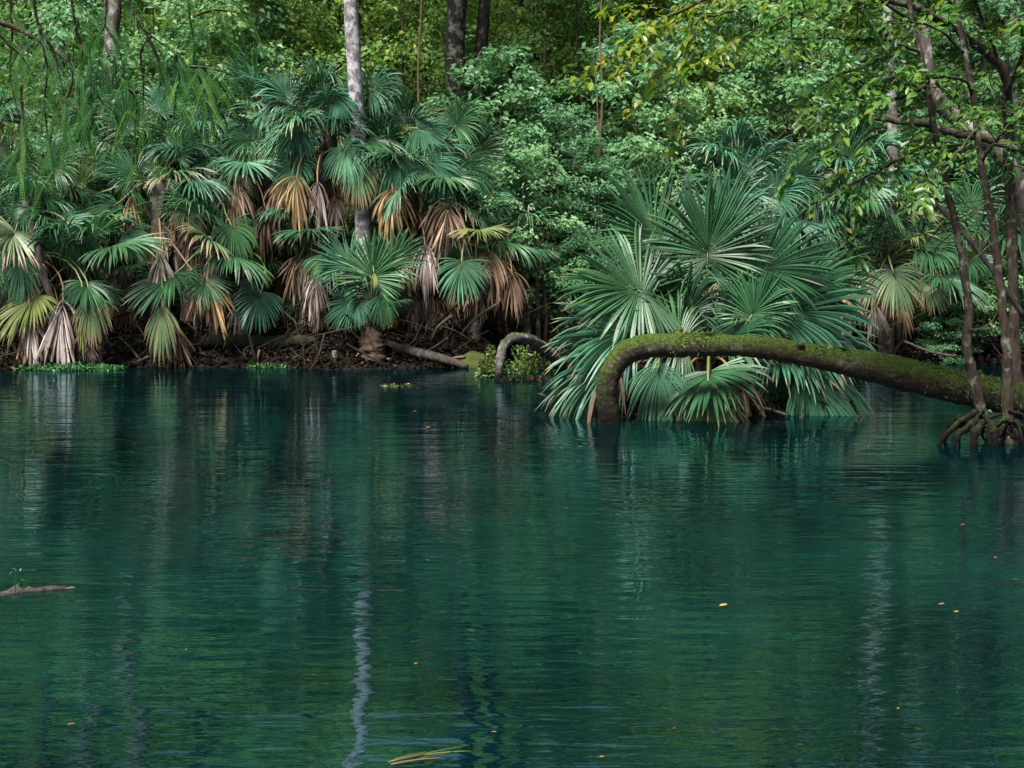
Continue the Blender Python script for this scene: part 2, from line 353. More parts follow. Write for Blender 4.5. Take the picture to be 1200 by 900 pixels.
def blade(hub, ax, nor, L, kind, S=None, nseg=None, join=.58, droop=None, rng=RNG, costa=.22):
    dead = kind in DEADS
    S = radians(S if S else (rng.uniform(95, 125) if not dead else rng.uniform(75, 110)))
    nseg = int((nseg or S * rng.uniform(17, 21)) * (1.55 if not dead else 1.25))
    droop = droop if droop is not None else (rng.uniform(.5, 1.5) if not dead else rng.uniform(1.5, 2.6))
    ax = nrm(ax); nor = nrm(nor - ax * np.dot(nor, ax)); sd_ = np.cross(nor, ax)
    th = np.linspace(-S, S, nseg) + rng.normal(0, S / nseg * .25, nseg)
    if dead:
        th = th[rng.random(nseg) > .06]
        th = th + rng.normal(0, .05, len(th))
    k = len(th); u = np.abs(th) / S
    dth = 2 * S / nseg
    d0 = np.cos(th)[:, None] * ax + np.sin(th)[:, None] * sd_ + nor * (.16 * (1 - np.cos(th)) + rng.normal(0, .03, k))[:, None]
    if dead: d0 = d0 + rng.normal(0, .16, (k, 3))
    Lk = L * (1 - .30 * u ** 2) * rng.uniform(.9, 1.05, k)
    if dead: Lk = Lk * rng.uniform(.55, 1.05, k)
    st = np.array([.02, .2, .38, .54, .7, .86, 1.0])
    dk = droop * rng.uniform(.6, 1.7, k)
    org = hub + ax * (costa * L * (1 - u) ** 1.3)[:, None] + G * (droop * .03 * L * (1 - u) ** 2)[:, None]
    pos = np.zeros((k, len(st), 3)); dirs = np.zeros_like(pos); cur = org.copy(); prev = 0.
    bend = rng.normal(0, .17 if not dead else .5, (k, 3))
    for m_, s in enumerate(st):
        sag = dk * ((s ** 1.9) if not dead else 1.7 * s ** 1.1)
        d = nrm(d0 + G * sag[:, None] + bend * s * s)
        cur = cur + d * ((s - prev) * Lk)[:, None]; prev = s
        pos[:, m_] = cur; dirs[:, m_] = d
    jn = (join if not dead else join * 1.1) * rng.uniform(.85, 1.15, k)[:, None]
    if S > radians(128) and not dead: jn = jn * 1.14
    hw_j = jn * Lk[:, None] * tan(dth / 2) * (1.3 if not dead else 1.25)
    hw = np.where(st[None] <= jn, hw_j * (st[None] / jn), hw_j * np.clip((1 - st[None]) / (1 - jn), 0, 1) ** .75)
    wv = nrm(np.cross(nor[None, None] + .0 * dirs, dirs)); rg = np.cross(dirs, wv)
    fold = 1.0 if not dead else 1.1
    tw = rng.normal(0, .25 if not dead else 1.3, k)[:, None, None] * st[None, :, None]
    wv2 = wv * np.cos(tw) + rg * np.sin(tw); rg2 = rg * np.cos(tw) - wv * np.sin(tw)
    v = np.stack([pos + wv2 * hw[..., None], pos + rg2 * (hw * fold)[..., None], pos - wv2 * hw[..., None]], 2)
    m_ = len(st); b0 = (np.arange(k)[:, None, None] * m_ + np.arange(m_ - 1)[None, :, None]) * 3
    q = np.concatenate([(b0 + np.array([0, 1, 4, 3])).reshape(-1, 4), (b0 + np.array([1, 2, 5, 4])).reshape(-1, 4)])
    rn = np.clip(.5 + rng.normal(0, .28 if not dead else .36, k), 0, 1)
    return MB().add(v.reshape(-1, 3), q, None, np.tile(np.repeat(st, 3), k), np.repeat(rn, m_ * 3))

def frond(palm, base, root, hub, ax, nor, L, kind='live', r=.014, **kw):
    """one leaf: its stalk (with the blade as sub-part)"""
    ax = nrm(np.asarray(ax, float)); ln = np.linalg.norm(hub - root)
    c1 = root + nrm((hub - root) * .6 + np.array([0, 0, .55 * ln])) * ln * .42
    c2 = hub - ax * ln * .36
    t = np.linspace(0, 1, 8)[:, None]
    pts = (1 - t) ** 3 * root + 3 * (1 - t) ** 2 * t * c1 + 3 * (1 - t) * t * t * c2 + t ** 3 * hub
    pts = np.vstack([pts, hub + ax * L * .12])
    mb = MB(); tube(mb, pts, np.append(np.linspace(r * 1.5, r * .75, 8), r * .3), 5, rnd=RNG.random())
    o = link('frond', mb.mesh('frond', M['petiole_dead' if kind in DEADS else 'petiole'], True, root), palm, root - base)
    bl = blade(hub, ax, nor, L, kind, **kw)
    link('leaf_blade', bl.mesh('leaf_blade', M[KINDS[kind]], False, hub), o, hub - root)
    return o

boot_mb = MB()
bs = np.array([[-.05, 0, 0], [.05, 0, 0], [.035, .075, .16], [-.035, .075, .16], [-.045, -.03, 0], [.045, -.03, 0], [.025, .05, .17], [-.025, .05, .17], [.012, .11, .30], [-.012, .11, .30], [.01, .095, .305], [-.01, .095, .305]])
boot_mb.add(bs, [[0, 1, 2, 3], [5, 4, 7, 6], [1, 5, 6, 2], [4, 0, 3, 7], [3, 2, 8, 9], [6, 7, 11, 10], [2, 6, 10, 8], [7, 3, 9, 11], [8, 10, 11, 9]])
BOOT = boot_mb.mesh('leaf_base', M['boot'])

def palm(name, label, foot, crown, rt, live=10, dead=5, size=.75, explicit=(), group=None, lo=-35, hi=80, az=(200, 340), boots=10, kinds=('live',), dkinds=('dead', 'tan', 'grey'), pet=(.45, .9), cat='palm', seed=0, trunk_mat='palmbark', skirt=.25):
    rng = np.random.default_rng(seed)
    foot = np.asarray(foot, float); crown = np.asarray(crown, float)
    t = thing(name, label, cat, foot, group)
    mid = (foot + crown) / 2 + np.array([rng.normal(0, .05), rng.normal(0, .05), 0])
    tp = spline([foot - [0, 0, .25], mid, crown + [0, 0, .1]], 12)
    mb = MB(); tube(mb, tp, np.linspace(rt * 1.25, rt * .9, 12), 12, rough=.05)
    link('trunk', mb.mesh('trunk', M[trunk_mat], True, foot), t)
    up = nrm(crown - foot)
    for q in range(boots):
        f = q / max(boots - 1, 1); c = tp[int(2 + f * 9)]; ang = q * 2.4 + rng.uniform(-.2, .2)
        o = link('leaf_base', BOOT, t, c + np.array([cos(ang), sin(ang), 0]) * rt * .85 - foot)
        o.rotation_euler = (rng.uniform(-.25, .1), rng.uniform(-.1, .1), ang - pi / 2); s_ = rng.uniform(.8, 1.3); o.scale = (s_, s_, s_)
    for q in range(live):                                     # random leaves round the crown, mostly on the river side
        e = radians(hi + (lo - hi) * ((q + rng.uniform(0, 1)) / live)); az_ = radians(rng.uniform(*az))
        d = np.array([cos(az_) * cos(e), sin(az_) * cos(e), sin(e)]); pl = rng.uniform(*pet)
        hub = crown + d * pl + G * pl * .25 * cos(e)
        ax = nrm(d + G * .45)
        nor = np.array([0, 0, 1.]) - ax * ax[2] + rng.normal(0, .25, 3)
        u_ = rng.random(); frond(t, foot, crown + [0, 0, .05], hub, ax, nor, size * rng.uniform(.68, 1.12), 'half' if u_ < .07 else ('yellow' if u_ < .11 else kinds[q % len(kinds)]), rng=rng)
    for q in range(dead):
        az_ = radians(rng.uniform(*az)); e = radians(rng.uniform(-75, -25)); pl = rng.uniform(.25, .55)
        d = np.array([cos(az_) * cos(e), sin(az_) * cos(e), sin(e)])
        rc = foot + (crown - foot) * (1 - skirt * rng.random())
        hub = rc - [0, 0, .12] + d * pl
        frond(t, foot, rc - [0, 0, .05], hub, nrm(d + G * .9), nrm(np.array([d[0], d[1], .3])), size * rng.uniform(.65, .95), dkinds[q % len(dkinds)], rng=rng)
    for (hx, hy, Y, ang, out_, Lpx, kd, *kw) in explicit:     # the leaves that can be told apart in the photograph
        hub = P(hx, hy, Y); a_ = radians(ang); o_ = radians(out_)
        ax = np.array([cos(a_) * cos(o_), -sin(o_), sin(a_) * cos(o_)])
        nor = np.array([0, -1., .55 if ang > -60 else .15]) + np.array([rng.normal(0, .2), 0, 0])
        if kd in DEADS: nor = np.array([rng.normal(0, .2), -1., .1])
        rz = min(crown[2] + .02, max(hub[2] + .4, foot[2] + .25)); fz = np.clip((rz - foot[2]) / max(crown[2] - foot[2], .1), 0, 1)
        root = foot + (crown - foot) * fz if hub[2] < crown[2] - .5 else crown + [0, 0, .02]
        kk = dict(kw[0]) if kw else {}
        if kd not in DEADS: Lpx *= .86
        if kd in DEADS: kk.pop('droop', None); kk['S'] = kk.get('S', 80) * 1.2; Lpx *= 1.3
        frond(t, foot, root, hub, ax, nor, Lpx * Y / F, kd, rng=rng, **kk)
    return t

def foot_of(px, Y): x = P(px, 400, Y)[0]; return on_ground(x, Y)
GB = 'cabbage palms along the far bank'
def bank_palm(label, px, py, Y, fx=None, **kw):
    palm('cabbage_palm', label, foot_of(fx if fx is not None else px, Y), P(px, py, Y), kw.pop('rt', .14), group=kw.pop('group', GB), **kw)

bank_palm('tall cabbage palm with spiky top in front of the white trunk', 385, 165, 21.6, fx=392, live=9, dead=3, size=.72, lo=0, kinds=('blue', 'live', 'blue'), seed=1, boots=22, explicit=[
    (375, 112, 21.4, 100, 10, 50, 'blue', dict(S=110, droop=.5)), (342, 118, 21.3, 135, 15, 52, 'blue'), (392, 108, 21.1, -85, 30, 52, 'blue', dict(S=120, droop=1.2)),
    (350, 142, 21.0, -100, 25, 56, 'blue', dict(S=120, droop=1.4)), (432, 108, 21.3, 30, 15, 50, 'blue'), (345, 188, 20.9, -115, 25, 52, 'blue', dict(droop=1.6)),
    (302, 165, 21.2, 165, 15, 50, 'live'), (402, 172, 20.9, -65, 30, 54, 'blue', dict(droop=1.6)), (432, 168, 21.0, -35, 20, 50, 'blue', dict(droop=1.2)),
    (418, 192, 20.8, -80, 20, 55, 'half', dict(S=85, droop=1.8)), (342, 205, 20.7, -95, 20, 42, 'half', dict(S=90, droop=2.)),
    (348, 206, 20.6, -92, 25, 52, 'tan', dict(S=80)), (372, 212, 20.7, -85, 15, 46, 'grey', dict(S=60)), (330, 215, 20.8, -100, 10, 40, 'dead'),
    (460, 220, 20.7, -88, 25, 52, 'tan', dict(S=80)), (365, 298, 20.8, -80, 20, 44, 'grey'), (372, 325, 20.6, -95, 20, 42, 'grey'), (352, 300, 20.8, -110, 10, 40, 'dead')])
bank_palm('cabbage palm leaning right with drooping tips over a brown dead cape', 482, 215, 21.5, fx=486, live=8, dead=3, size=.7, lo=-5, kinds=('blue', 'live'), seed=2, boots=12, rt=.1, explicit=[
    (488, 150, 21.0, -15, 15, 55, 'blue', dict(droop=1.1)), (468, 180, 20.9, -80, 25, 55, 'blue', dict(droop=1.5)), (502, 188, 20.8, -40, 20, 55, 'blue', dict(droop=1.3)),
    (455, 195, 20.9, -130, 20, 50, 'live', dict(droop=1.5)), (532, 150, 21.6, 55, 10, 52, 'live'), (540, 195, 21.2, -30, 15, 52, 'live'),
    (525, 234, 20.6, -90, 25, 56, 'dead', dict(S=95)), (498, 286, 20.6, -85, 20, 48, 'grey', dict(S=75)), (480, 290, 20.7, -110, 15, 40, 'tan', dict(S=50))])
bank_palm('cabbage palm with dark fan blades under the hanging cypress sprays', 185, 220, 21.4, live=9, dead=4, size=.72, lo=-25, kinds=('live', 'live', 'blue'), seed=3, boots=14, explicit=[
    (206, 184, 20.9, 55, 15, 46, 'live', dict(S=95, droop=.2)), (160, 205, 20.9, 150, 15, 50, 'live', dict(droop=.4)), (150, 152, 21.3, 95, 10, 50, 'live', dict(droop=.5)),
    (186, 132, 21.4, 70, 10, 48, 'blue', dict(droop=.6)), (226, 150, 21.3, 40, 15, 48, 'live'), (145, 272, 20.6, -20, 20, 52, 'blue', dict(S=80, droop=1.5)),
    (96, 218, 20.9, 105, 15, 42, 'yellow', dict(S=75, droop=.2)), (155, 228, 20.8, -95, 20, 46, 'tan', dict(S=40)), (188, 296, 20.4, -90, 15, 48, 'grey', dict(S=55)),
    (235, 328, 20.2, -42, 20, 56, 'tan', dict(S=62, droop=1.1)), (190, 357, 20.0, -88, 20, 72, 'half', dict(S=52, droop=1.6)), (205, 385, 20.2, -70, 10, 45, 'dead')])
bank_palm('cabbage palm beneath a tan dead cape left of the tallest palm', 272, 190, 21.8, live=10, dead=4, size=.7, lo=-25, kinds=('blue', 'live'), seed=4, boots=12, explicit=[
    (276, 218, 20.8, -92, 25, 50, 'dead', dict(S=85)), (262, 228, 20.9, -110, 15, 46, 'tan', dict(S=50)), (270, 262, 20.5, -55, 20, 50, 'live', dict(droop=1.6)), (215, 238, 20.7, -40, 20, 46, 'half', dict(droop=1.4)),
    (306, 342, 20.4, -115, 20, 52, 'blue', dict(droop=.9)), (286, 326, 20.4, -85, 10, 42, 'grey', dict(S=40)), (225, 262, 21.0, -80, 10, 46, 'dead'), (310, 240, 20.9, -80, 10, 46, 'dead')])
bank_palm('cabbage palm at the left edge with pale hanging fan', 28, 262, 21.0, live=9, dead=3, size=.75, lo=-30, az=(190, 350), kinds=('live', 'blue'), seed=5, boots=10, explicit=[
    (34, 204, 20.8, 165, 15, 50, 'live'), (30, 245, 20.6, -170, 20, 55, 'blue'), (24, 300, 20.3, -85, 25, 64, 'blue', dict(S=75, droop=1.2)), (86, 270, 20.5, -55, 20, 54, 'live', dict(droop=1.2)),
    (62, 200, 20.9, 60, 10, 50, 'live'), (40, 360, 20.1, -105, 15, 66, 'tan', dict(S=50)), (36, 372, 20.0, -80, 15, 56, 'grey', dict(S=45)), (74, 350, 20.05, -92, 20, 74, 'grey', dict(S=60)), (66, 365, 20.1, -100, 10, 66, 'dead'),
    (106, 346, 20.0, -78, 20, 62, 'half', dict(S=70, droop=1.8)), (98, 350, 19.95, -90, 10, 66, 'yellow', dict(S=22, droop=2.5))])
bank_palm('low young palm with upright fan standing on the stump by the water', 434, 385, 20.3, live=2, skirt=.75, dead=6, size=.6, lo=35, pet=(.35, .5), rt=.09, seed=6, boots=5, explicit=[
    (436, 330, 20.0, 85, 12, 62, 'live', dict(S=135, droop=.15)), (455, 312, 20.2, 40, 15, 56, 'live', dict(S=110, droop=.25)), (415, 318, 20.2, 140, 15, 58, 'blue', dict(S=110, droop=.3)),
    (446, 345, 19.95, -80, 15, 42, 'live', dict(S=70, droop=.8)), (438, 318, 19.9, -85, 20, 22, 'yellow', dict(S=35)), (420, 350, 20.1, -140, 20, 48, 'blue', dict(droop=.6))])
bank_palm('palm with one blue green hanging fan beside the dark hollow', 556, 285, 21.2, live=5, dead=5, size=.65, lo=-10, rt=.1, seed=7, boots=8, explicit=[
    (541, 306, 20.2, -92, 20, 56, 'blue', dict(S=100, droop=.9)), (572, 292, 20.5, -80, 20, 46, 'dead', dict(S=75)), (600, 318, 20.5, -90, 20, 40, 'dead', dict(S=85)), (586, 305, 20.6, -105, 15, 42, 'tan'),
    (555, 185, 21.8, 80, 10, 54, 'live', dict(S=110, droop=.3)), (545, 232, 21.4, -40, 15, 52, 'live', dict(droop=.8)), (560, 240, 21.3, 20, 15, 50, 'blue')])
bank_palm('cabbage palm with raised leaves behind the leaning grey stick', 110, 210, 22.4, live=13, dead=5, size=.75, lo=-30, seed=8, boots=6, kinds=('blue', 'blue', 'live'))
bank_palm('cabbage palm tucked behind the dark fan blades', 225, 175, 22.8, live=12, dead=4, size=.72, lo=-30, seed=9, boots=6, kinds=('blue', 'blue', 'live'))
bank_palm('short palm low behind the half dead hanging fan', 150, 325, 21.8, live=5, skirt=.75, dead=13, size=.65, lo=-30, seed=10, boots=6)
bank_palm('short palm low behind the tallest palm trunk', 335, 310, 22.4, live=8, skirt=.75, dead=12, size=.65, lo=-30, seed=11, boots=6, kinds=('live', 'blue'))
bank_palm('palm with dead leaves behind the young upright palm', 455, 300, 22.2, live=7, skirt=.75, dead=13, size=.65, lo=-40, seed=12, boots=8)
bank_palm('palm in shade behind the left edge palm', 5, 180, 23.2, live=12, dead=4, size=.78, lo=-40, seed=13, boots=4, kinds=('blue', 'blue', 'live'))
bank_palm('half hidden palm right behind the two drooping palms', 540, 175, 24.0, live=10, dead=3, size=.8, lo=-20, seed=14, boots=4)
bank_palm('dark palm in the thicket left of the forked sapling', 655, 175, 25.0, live=7, dead=1, size=.7, lo=-10, seed=15, boots=3, group='palms in the thicket')
bank_palm('low palm skirted in dead leaves at the left waterline', 95, 318, 20.7, live=5, skirt=.75, dead=15, size=.75, lo=-20, seed=41, boots=6, dkinds=('dead', 'grey', 'dead'))
bank_palm('low palm skirted in dead leaves behind the tan fan', 250, 300, 21.0, live=6, skirt=.75, dead=15, size=.72, lo=-25, seed=42, boots=6, dkinds=('dead', 'dead', 'grey'))
bank_palm('low palm skirted in dead leaves behind the bleached grey cape', 370, 285, 21.3, live=4, skirt=.75, dead=15, size=.7, lo=-10, seed=43, boots=8, dkinds=('dead', 'grey', 'dead'))
bank_palm('low dark palm behind the grey tan cape by the hollow', 505, 290, 21.6, live=6, skirt=.75, dead=14, size=.7, lo=-20, seed=44, boots=8, dkinds=('dead', 'dead', 'grey'))
bank_palm('palm crown filling the gap between the tallest palm and the cypress sprays', 305, 150, 22.6, live=13, dead=4, size=.78, lo=-30, seed=45, boots=4, kinds=('blue', 'live'))
bank_palm('upright dark palm behind the left palms', 140, 165, 23.6, live=13, dead=3, size=.8, lo=-25, seed=46, boots=4, kinds=('blue', 'blue', 'live'))
bank_palm('dark palm behind the drooping palm pair', 440, 185, 23.4, live=12, dead=3, size=.78, lo=-30, seed=47, boots=4)
bank_palm('palm between the left edge palm and the leaning snag', 60, 245, 21.9, live=12, dead=5, size=.75, lo=-40, seed=48, boots=4, kinds=('live', 'blue'))
bank_palm('dead skirted palm at the dark hollow', 595, 300, 22.2, live=3, skirt=.75, dead=14, size=.65, lo=10, seed=49, boots=4, dkinds=('dead', 'dead', 'tan'))
# right hand bank, behind the islet
GR = 'palms on the bank behind the islet'
bank_palm('pale green palm rising behind the islet fans', 862, 240, 20.9, live=9, dead=2, size=.8, lo=-10, seed=16, group=GR, kinds=('blue',), boots=6, explicit=[
    (866, 222, 20.4, 100, 15, 60, 'blue', dict(S=100, droop=.3)), (905, 232, 20.6, 40, 15, 56, 'blue', dict(droop=.9)), (930, 215, 20.8, 60, 10, 56, 'live')])
bank_palm('broad dark fan palm right of the islet', 985, 235, 21.5, live=11, dead=3, size=.8, lo=-15, seed=17, group=GR, kinds=('live', 'blue'), boots=8, explicit=[
    (990, 198, 20.9, 85, 12, 52, 'live', dict(S=100, droop=.2)), (960, 232, 20.8, 150, 15, 56, 'blue', dict(droop=1.)), (965, 262, 20.7, -100, 15, 50, 'blue', dict(droop=1.4))])
bank_palm('palm with a bleached hanging fan above the mossy log', 1040, 315, 21.3, live=5, dead=3, size=.72, lo=-5, seed=18, group=GR, boots=8, rt=.11, explicit=[
    (1000, 326, 20.6, -95, 20, 46, 'tan', dict(S=75, droop=1.8)), (1046, 316, 20.5, -75, 20, 62, 'half', dict(S=105, droop=1.1)), (1030, 320, 20.6, -120, 20, 52, 'half', dict(droop=1.2)), (1082, 326, 20.7, -50, 15, 48, 'half', dict(droop=1.4)), (1072, 292, 20.9, 15, 15, 56, 'live', dict(droop=.5))])
bank_palm('palm half hidden by the stems at the right edge', 1150, 285, 21.8, live=10, dead=3, size=.85, lo=-25, seed=19, group=GR, boots=6, explicit=[(1135, 250, 21.2, 60, 10, 62, 'live'), (1175, 262, 21.2, 30, 15, 60, 'live')])
bank_palm('palm deep in shade behind the islet', 915, 290, 23.0, live=10, dead=4, size=.8, lo=-30, seed=20, group=GR, boots=4)
bank_palm('palm behind the bleached fan', 1075, 250, 24.0, live=10, dead=3, size=.8, lo=-30, seed=21, group=GR, boots=4)
bank_palm('low palm at the dark hollow left of the islet', 640, 300, 23.4, live=4, skirt=.75, dead=11, size=.65, lo=-10, seed=22, group=GR, boots=4)

# islet clump
Yi = ic[1]
palm('clump_palm', 'large clump of glossy fan palms on the islet beneath the arched trunk', [ic[0], Yi, .1], P(832, 432, Yi), .13, live=2, dead=4, size=.8, lo=0, hi=35, az=(170, 370), boots=14, kinds=('blue', 'live'), seed=31, pet=(.5, .85), explicit=[
    (829, 306, Yi - .35, 90, 12, 104, 'live', dict(S=150, droop=.12, nseg=58)), (757, 343, Yi - .55, 165, 18, 108, 'live', dict(S=145, droop=.35, nseg=56)), (775, 290, Yi - .1, 125, 10, 104, 'live', dict(S=110, droop=.25)),
    (748, 388, Yi - .6, 178, 20, 120, 'blue', dict(S=80, droop=.7)), (738, 418, Yi - .65, -165, 20, 125, 'blue', dict(S=62, droop=1.0)), (724, 424, Yi - .98, -128, 18, 78, 'dead', dict(S=52)),
    (720, 425, Yi - .8, -150, 15, 92, 'blue', dict(S=50, droop=1.5)), (772, 424, Yi - .85, -90, 22, 96, 'blue', dict(S=72, droop=1.4)), (830, 455, Yi - .95, -92, 30, 90, 'half', dict(S=82, droop=1.2)),
    (882, 320, Yi - .4, 25, 15, 104, 'live', dict(S=140, droop=.35, nseg=54)), (878, 374, Yi - .6, 60, 15, 66, 'live', dict(S=150, droop=.3)), (905, 370, Yi - .45, 14, 18, 128, 'blue', dict(S=70, droop=.8)),
    (925, 392, Yi - .45, -4, 18, 112, 'blue', dict(S=60, droop=.8)), (925, 345, Yi - .2, 30, 12, 110, 'live', dict(S=85, droop=.6)), (938, 432, Yi - .45, -48, 20, 126, 'blue', dict(S=70, droop=1.3)), (905, 425, Yi - .2, -80, 12, 86, 'live', dict(S=75, droop=1.4)),
    (850, 280, Yi + .2, 85, 8, 92, 'blue', dict(S=90, droop=.5)), (800, 400, Yi - .5, 150, 20, 90, 'live', dict(droop=.8)), (850, 400, Yi - .5, 40, 20, 90, 'live', dict(droop=.8)), (812, 370, Yi - .3, 120, 15, 96, 'live'),
    (860, 440, Yi - .6, -60, 15, 70, 'dead', dict(S=55)), (800, 445, Yi - .6, -110, 15, 64, 'dead', dict(S=55)), (700, 440, Yi - .55, -160, 15, 80, 'half', dict(S=45, droop=1.2))])

# ------------------------------------------------------------------ broadleaf trees (parts: trunk with limbs, crown of leaves)
def tree_parts(seed, H, rt, cb, R, n_limb, n_sub, n_leaf, Lf, tiers=.5, lean=.03, shape='oval', rich=False, sides=7):
    """returns trunk MB and crown MB, standing at the origin"""
    rng = np.random.default_rng(seed); tr, cr = MB(), MB()
    k = 9; z = np.linspace(0, H, k); wx = np.cumsum(rng.normal(0, lean * H / k, k)); wy = np.cumsum(rng.normal(0, lean * H / k, k)); wx -= wx[0]; wy -= wy[0]
    tp = spline(np.stack([wx, wy, z], -1), 22); tz = tp[:, 2]
    tube(tr, tp - [0, 0, .1], rt * np.linspace(1.1, .18, 22), sides, rough=.04)
    PP, DD, NN, RR = [], [], [], []
    for i in range(n_limb):
        f = (i + rng.uniform(0, 1)) / n_limb; h = cb + (H - cb) * f
        p0 = np.array([np.interp(h, tz, tp[:, 0]), np.interp(h, tz, tp[:, 1]), h])
        prof = (sin(pi * (.12 + .85 * f)) ** .8) if shape == 'oval' else (1 - .75 * f)
        ln = R * prof * rng.uniform(.65, 1.15) + .1
        az = i * 2.399 + rng.uniform(-.4, .4); up = rng.uniform(.05, .75) * (1 - tiers) + rng.uniform(-.05, .3) * tiers
        d = np.array([cos(az), sin(az), up]); d = nrm(d)
        pts = np.stack([p0 + d * ln * s + np.array([0, 0, .12 * ln * (s - 1.6 * s * s)]) + rng.normal(0, .03 * ln, 3) * (s > 0) for s in (0, .35, .7, 1.)])
        pts = spline(pts, 7)
        r0 = max(rt * (1 - .8 * f) * .42, .007)
        tube(tr, pts, np.linspace(r0, r0 * .2, 7), 4, cap=False)
        for j in range(n_sub):
            s = rng.uniform(.25, 1.0); q = np.array([np.interp(s, np.linspace(0, 1, 7), pts[:, c]) for c in range(3)])
            a2 = az + rng.choice([-1, 1]) * rng.uniform(.35, 1.15); sl = ln * rng.uniform(.22, .5) * (1.15 - .5 * s) + .12
            d2 = nrm(np.array([cos(a2), sin(a2), rng.uniform(-.15, .3)]))
            e2 = q + d2 * sl + G * sl * .12
            tube(tr, np.stack([q, (q + e2) / 2 + [0, 0, .03 * sl], e2]), [r0 * .3, r0 * .2, r0 * .1], 3, cap=False)
            m_ = n_leaf; tt = rng.uniform(.1, 1.05, m_)
            side = np.where(rng.random(m_) > .5, 1., -1.)[:, None]
            lat = nrm(np.cross(d2, [0, 0, 1.]))
            pp = q + (e2 - q) * tt[:, None] + rng.normal(0, Lf * .7, (m_, 3)) + lat * side * rng.uniform(0, sl * .34, (m_, 1))
            dd = nrm(d2 * rng.uniform(.2, .9, (m_, 1)) + lat * side * rng.uniform(.3, 1., (m_, 1)) + rng.normal(0, .25, (m_, 3)) + G * .25)
            nn = np.array([0, -.75, 1.]) + rng.normal(0, .6, (m_, 3))
            PP.append(pp); DD.append(dd); NN.append(nn); RR.append(np.clip(rng.beta(2, 2.6, m_) * .75 + rng.uniform(0, .28), 0, 1))
    pos = np.concatenate(PP); n = len(pos); L = Lf * rng.uniform(.65, 1.25, n)
    leaves(cr, pos, np.concatenate(DD), np.concatenate(NN), L, L * rng.uniform(.45, .68, n), np.concatenate(RR), rich=rich)
    return tr, cr

PROTO = {}
def proto(key, mat, bark, **kw):
    tr, cr = tree_parts(**kw)
    PROTO[key] = (tr.mesh('trunk', M[bark], True), cr.mesh('crown', TREE[mat]))
proto('sap0', 'teal', 'grey_bark', seed=1, H=5.2, rt=.035, cb=.9, R=1.3, n_limb=26, n_sub=9, n_leaf=17, Lf=.12, tiers=.65, lean=.06)
proto('sap1', 'teal', 'brown_bark', seed=2, H=6.5, rt=.05, cb=1.2, R=1.6, n_limb=30, n_sub=9, n_leaf=17, Lf=.145, tiers=.55, lean=.06)
proto('sap2', 'green', 'brown_bark', seed=3, H=6.8, rt=.045, cb=1.0, R=1.5, n_limb=30, n_sub=9, n_leaf=21, Lf=.11, tiers=.5, lean=.06)
proto('sap3', 'yellow', 'brown_bark', seed=4, H=7.6, rt=.05, cb=2.4, R=1.7, n_limb=28, n_sub=9, n_leaf=21, Lf=.14, tiers=.5, lean=.06)
proto('bush0', 'green', 'brown_bark', seed=5, H=2.2, rt=.03, cb=.15, R=1.1, n_limb=20, n_sub=8, n_leaf=22, Lf=.085, tiers=.3)
proto('bush1', 'teal', 'brown_bark', seed=6, H=1.7, rt=.025, cb=.1, R=.95, n_limb=18, n_sub=8, n_leaf=22, Lf=.075, tiers=.4)
proto('bush2', 'dark', 'brown_bark', seed=7, H=2.8, rt=.035, cb=.2, R=1.4, n_limb=24, n_sub=8, n_leaf=24, Lf=.10, tiers=.3)
proto('can0', 'green', 'grey_bark', seed=8, H=13.5, rt=.22, cb=6.5, R=3.8, n_limb=34, n_sub=12, n_leaf=28, Lf=.21, tiers=.4)
proto('can1', 'dark', 'dark_bark', seed=9, H=14.5, rt=.26, cb=7., R=4., n_limb=34, n_sub=12, n_leaf=28, Lf=.22, tiers=.4)
proto('can2', 'olive', 'grey_bark', seed=10, H=12.5, rt=.18, cb=5.5, R=3.6, n_limb=34, n_sub=12, n_leaf=28, Lf=.19, tiers=.5)
proto('can3', 'yellow', 'grey_bark', seed=11, H=13, rt=.2, cb=6., R=3.6, n_limb=32, n_sub=12, n_leaf=26, Lf=.19, tiers=.5)

PLANTS = []
def plant(key, name, px, Y, s=1., sz=None, rot=None, cat='tree', what='tree'):
    Y = Y + (5 if key[:3] == 'can' else 0)
    x = P(px, 400, Y)[0]; o = thing(name, '', cat, on_ground(x, Y))
    s = s * (.98 if key[:3] == 'can' else 1)
    o.scale = (s, s, sz or s); o.rotation_euler = (0, 0, rot if rot is not None else random.uniform(-.7, .7))
    for nm, me in zip(('trunk', 'crown'), PROTO[key]): link(nm, me, o)
    PLANTS.append((o, px, Y, key, what)); return o

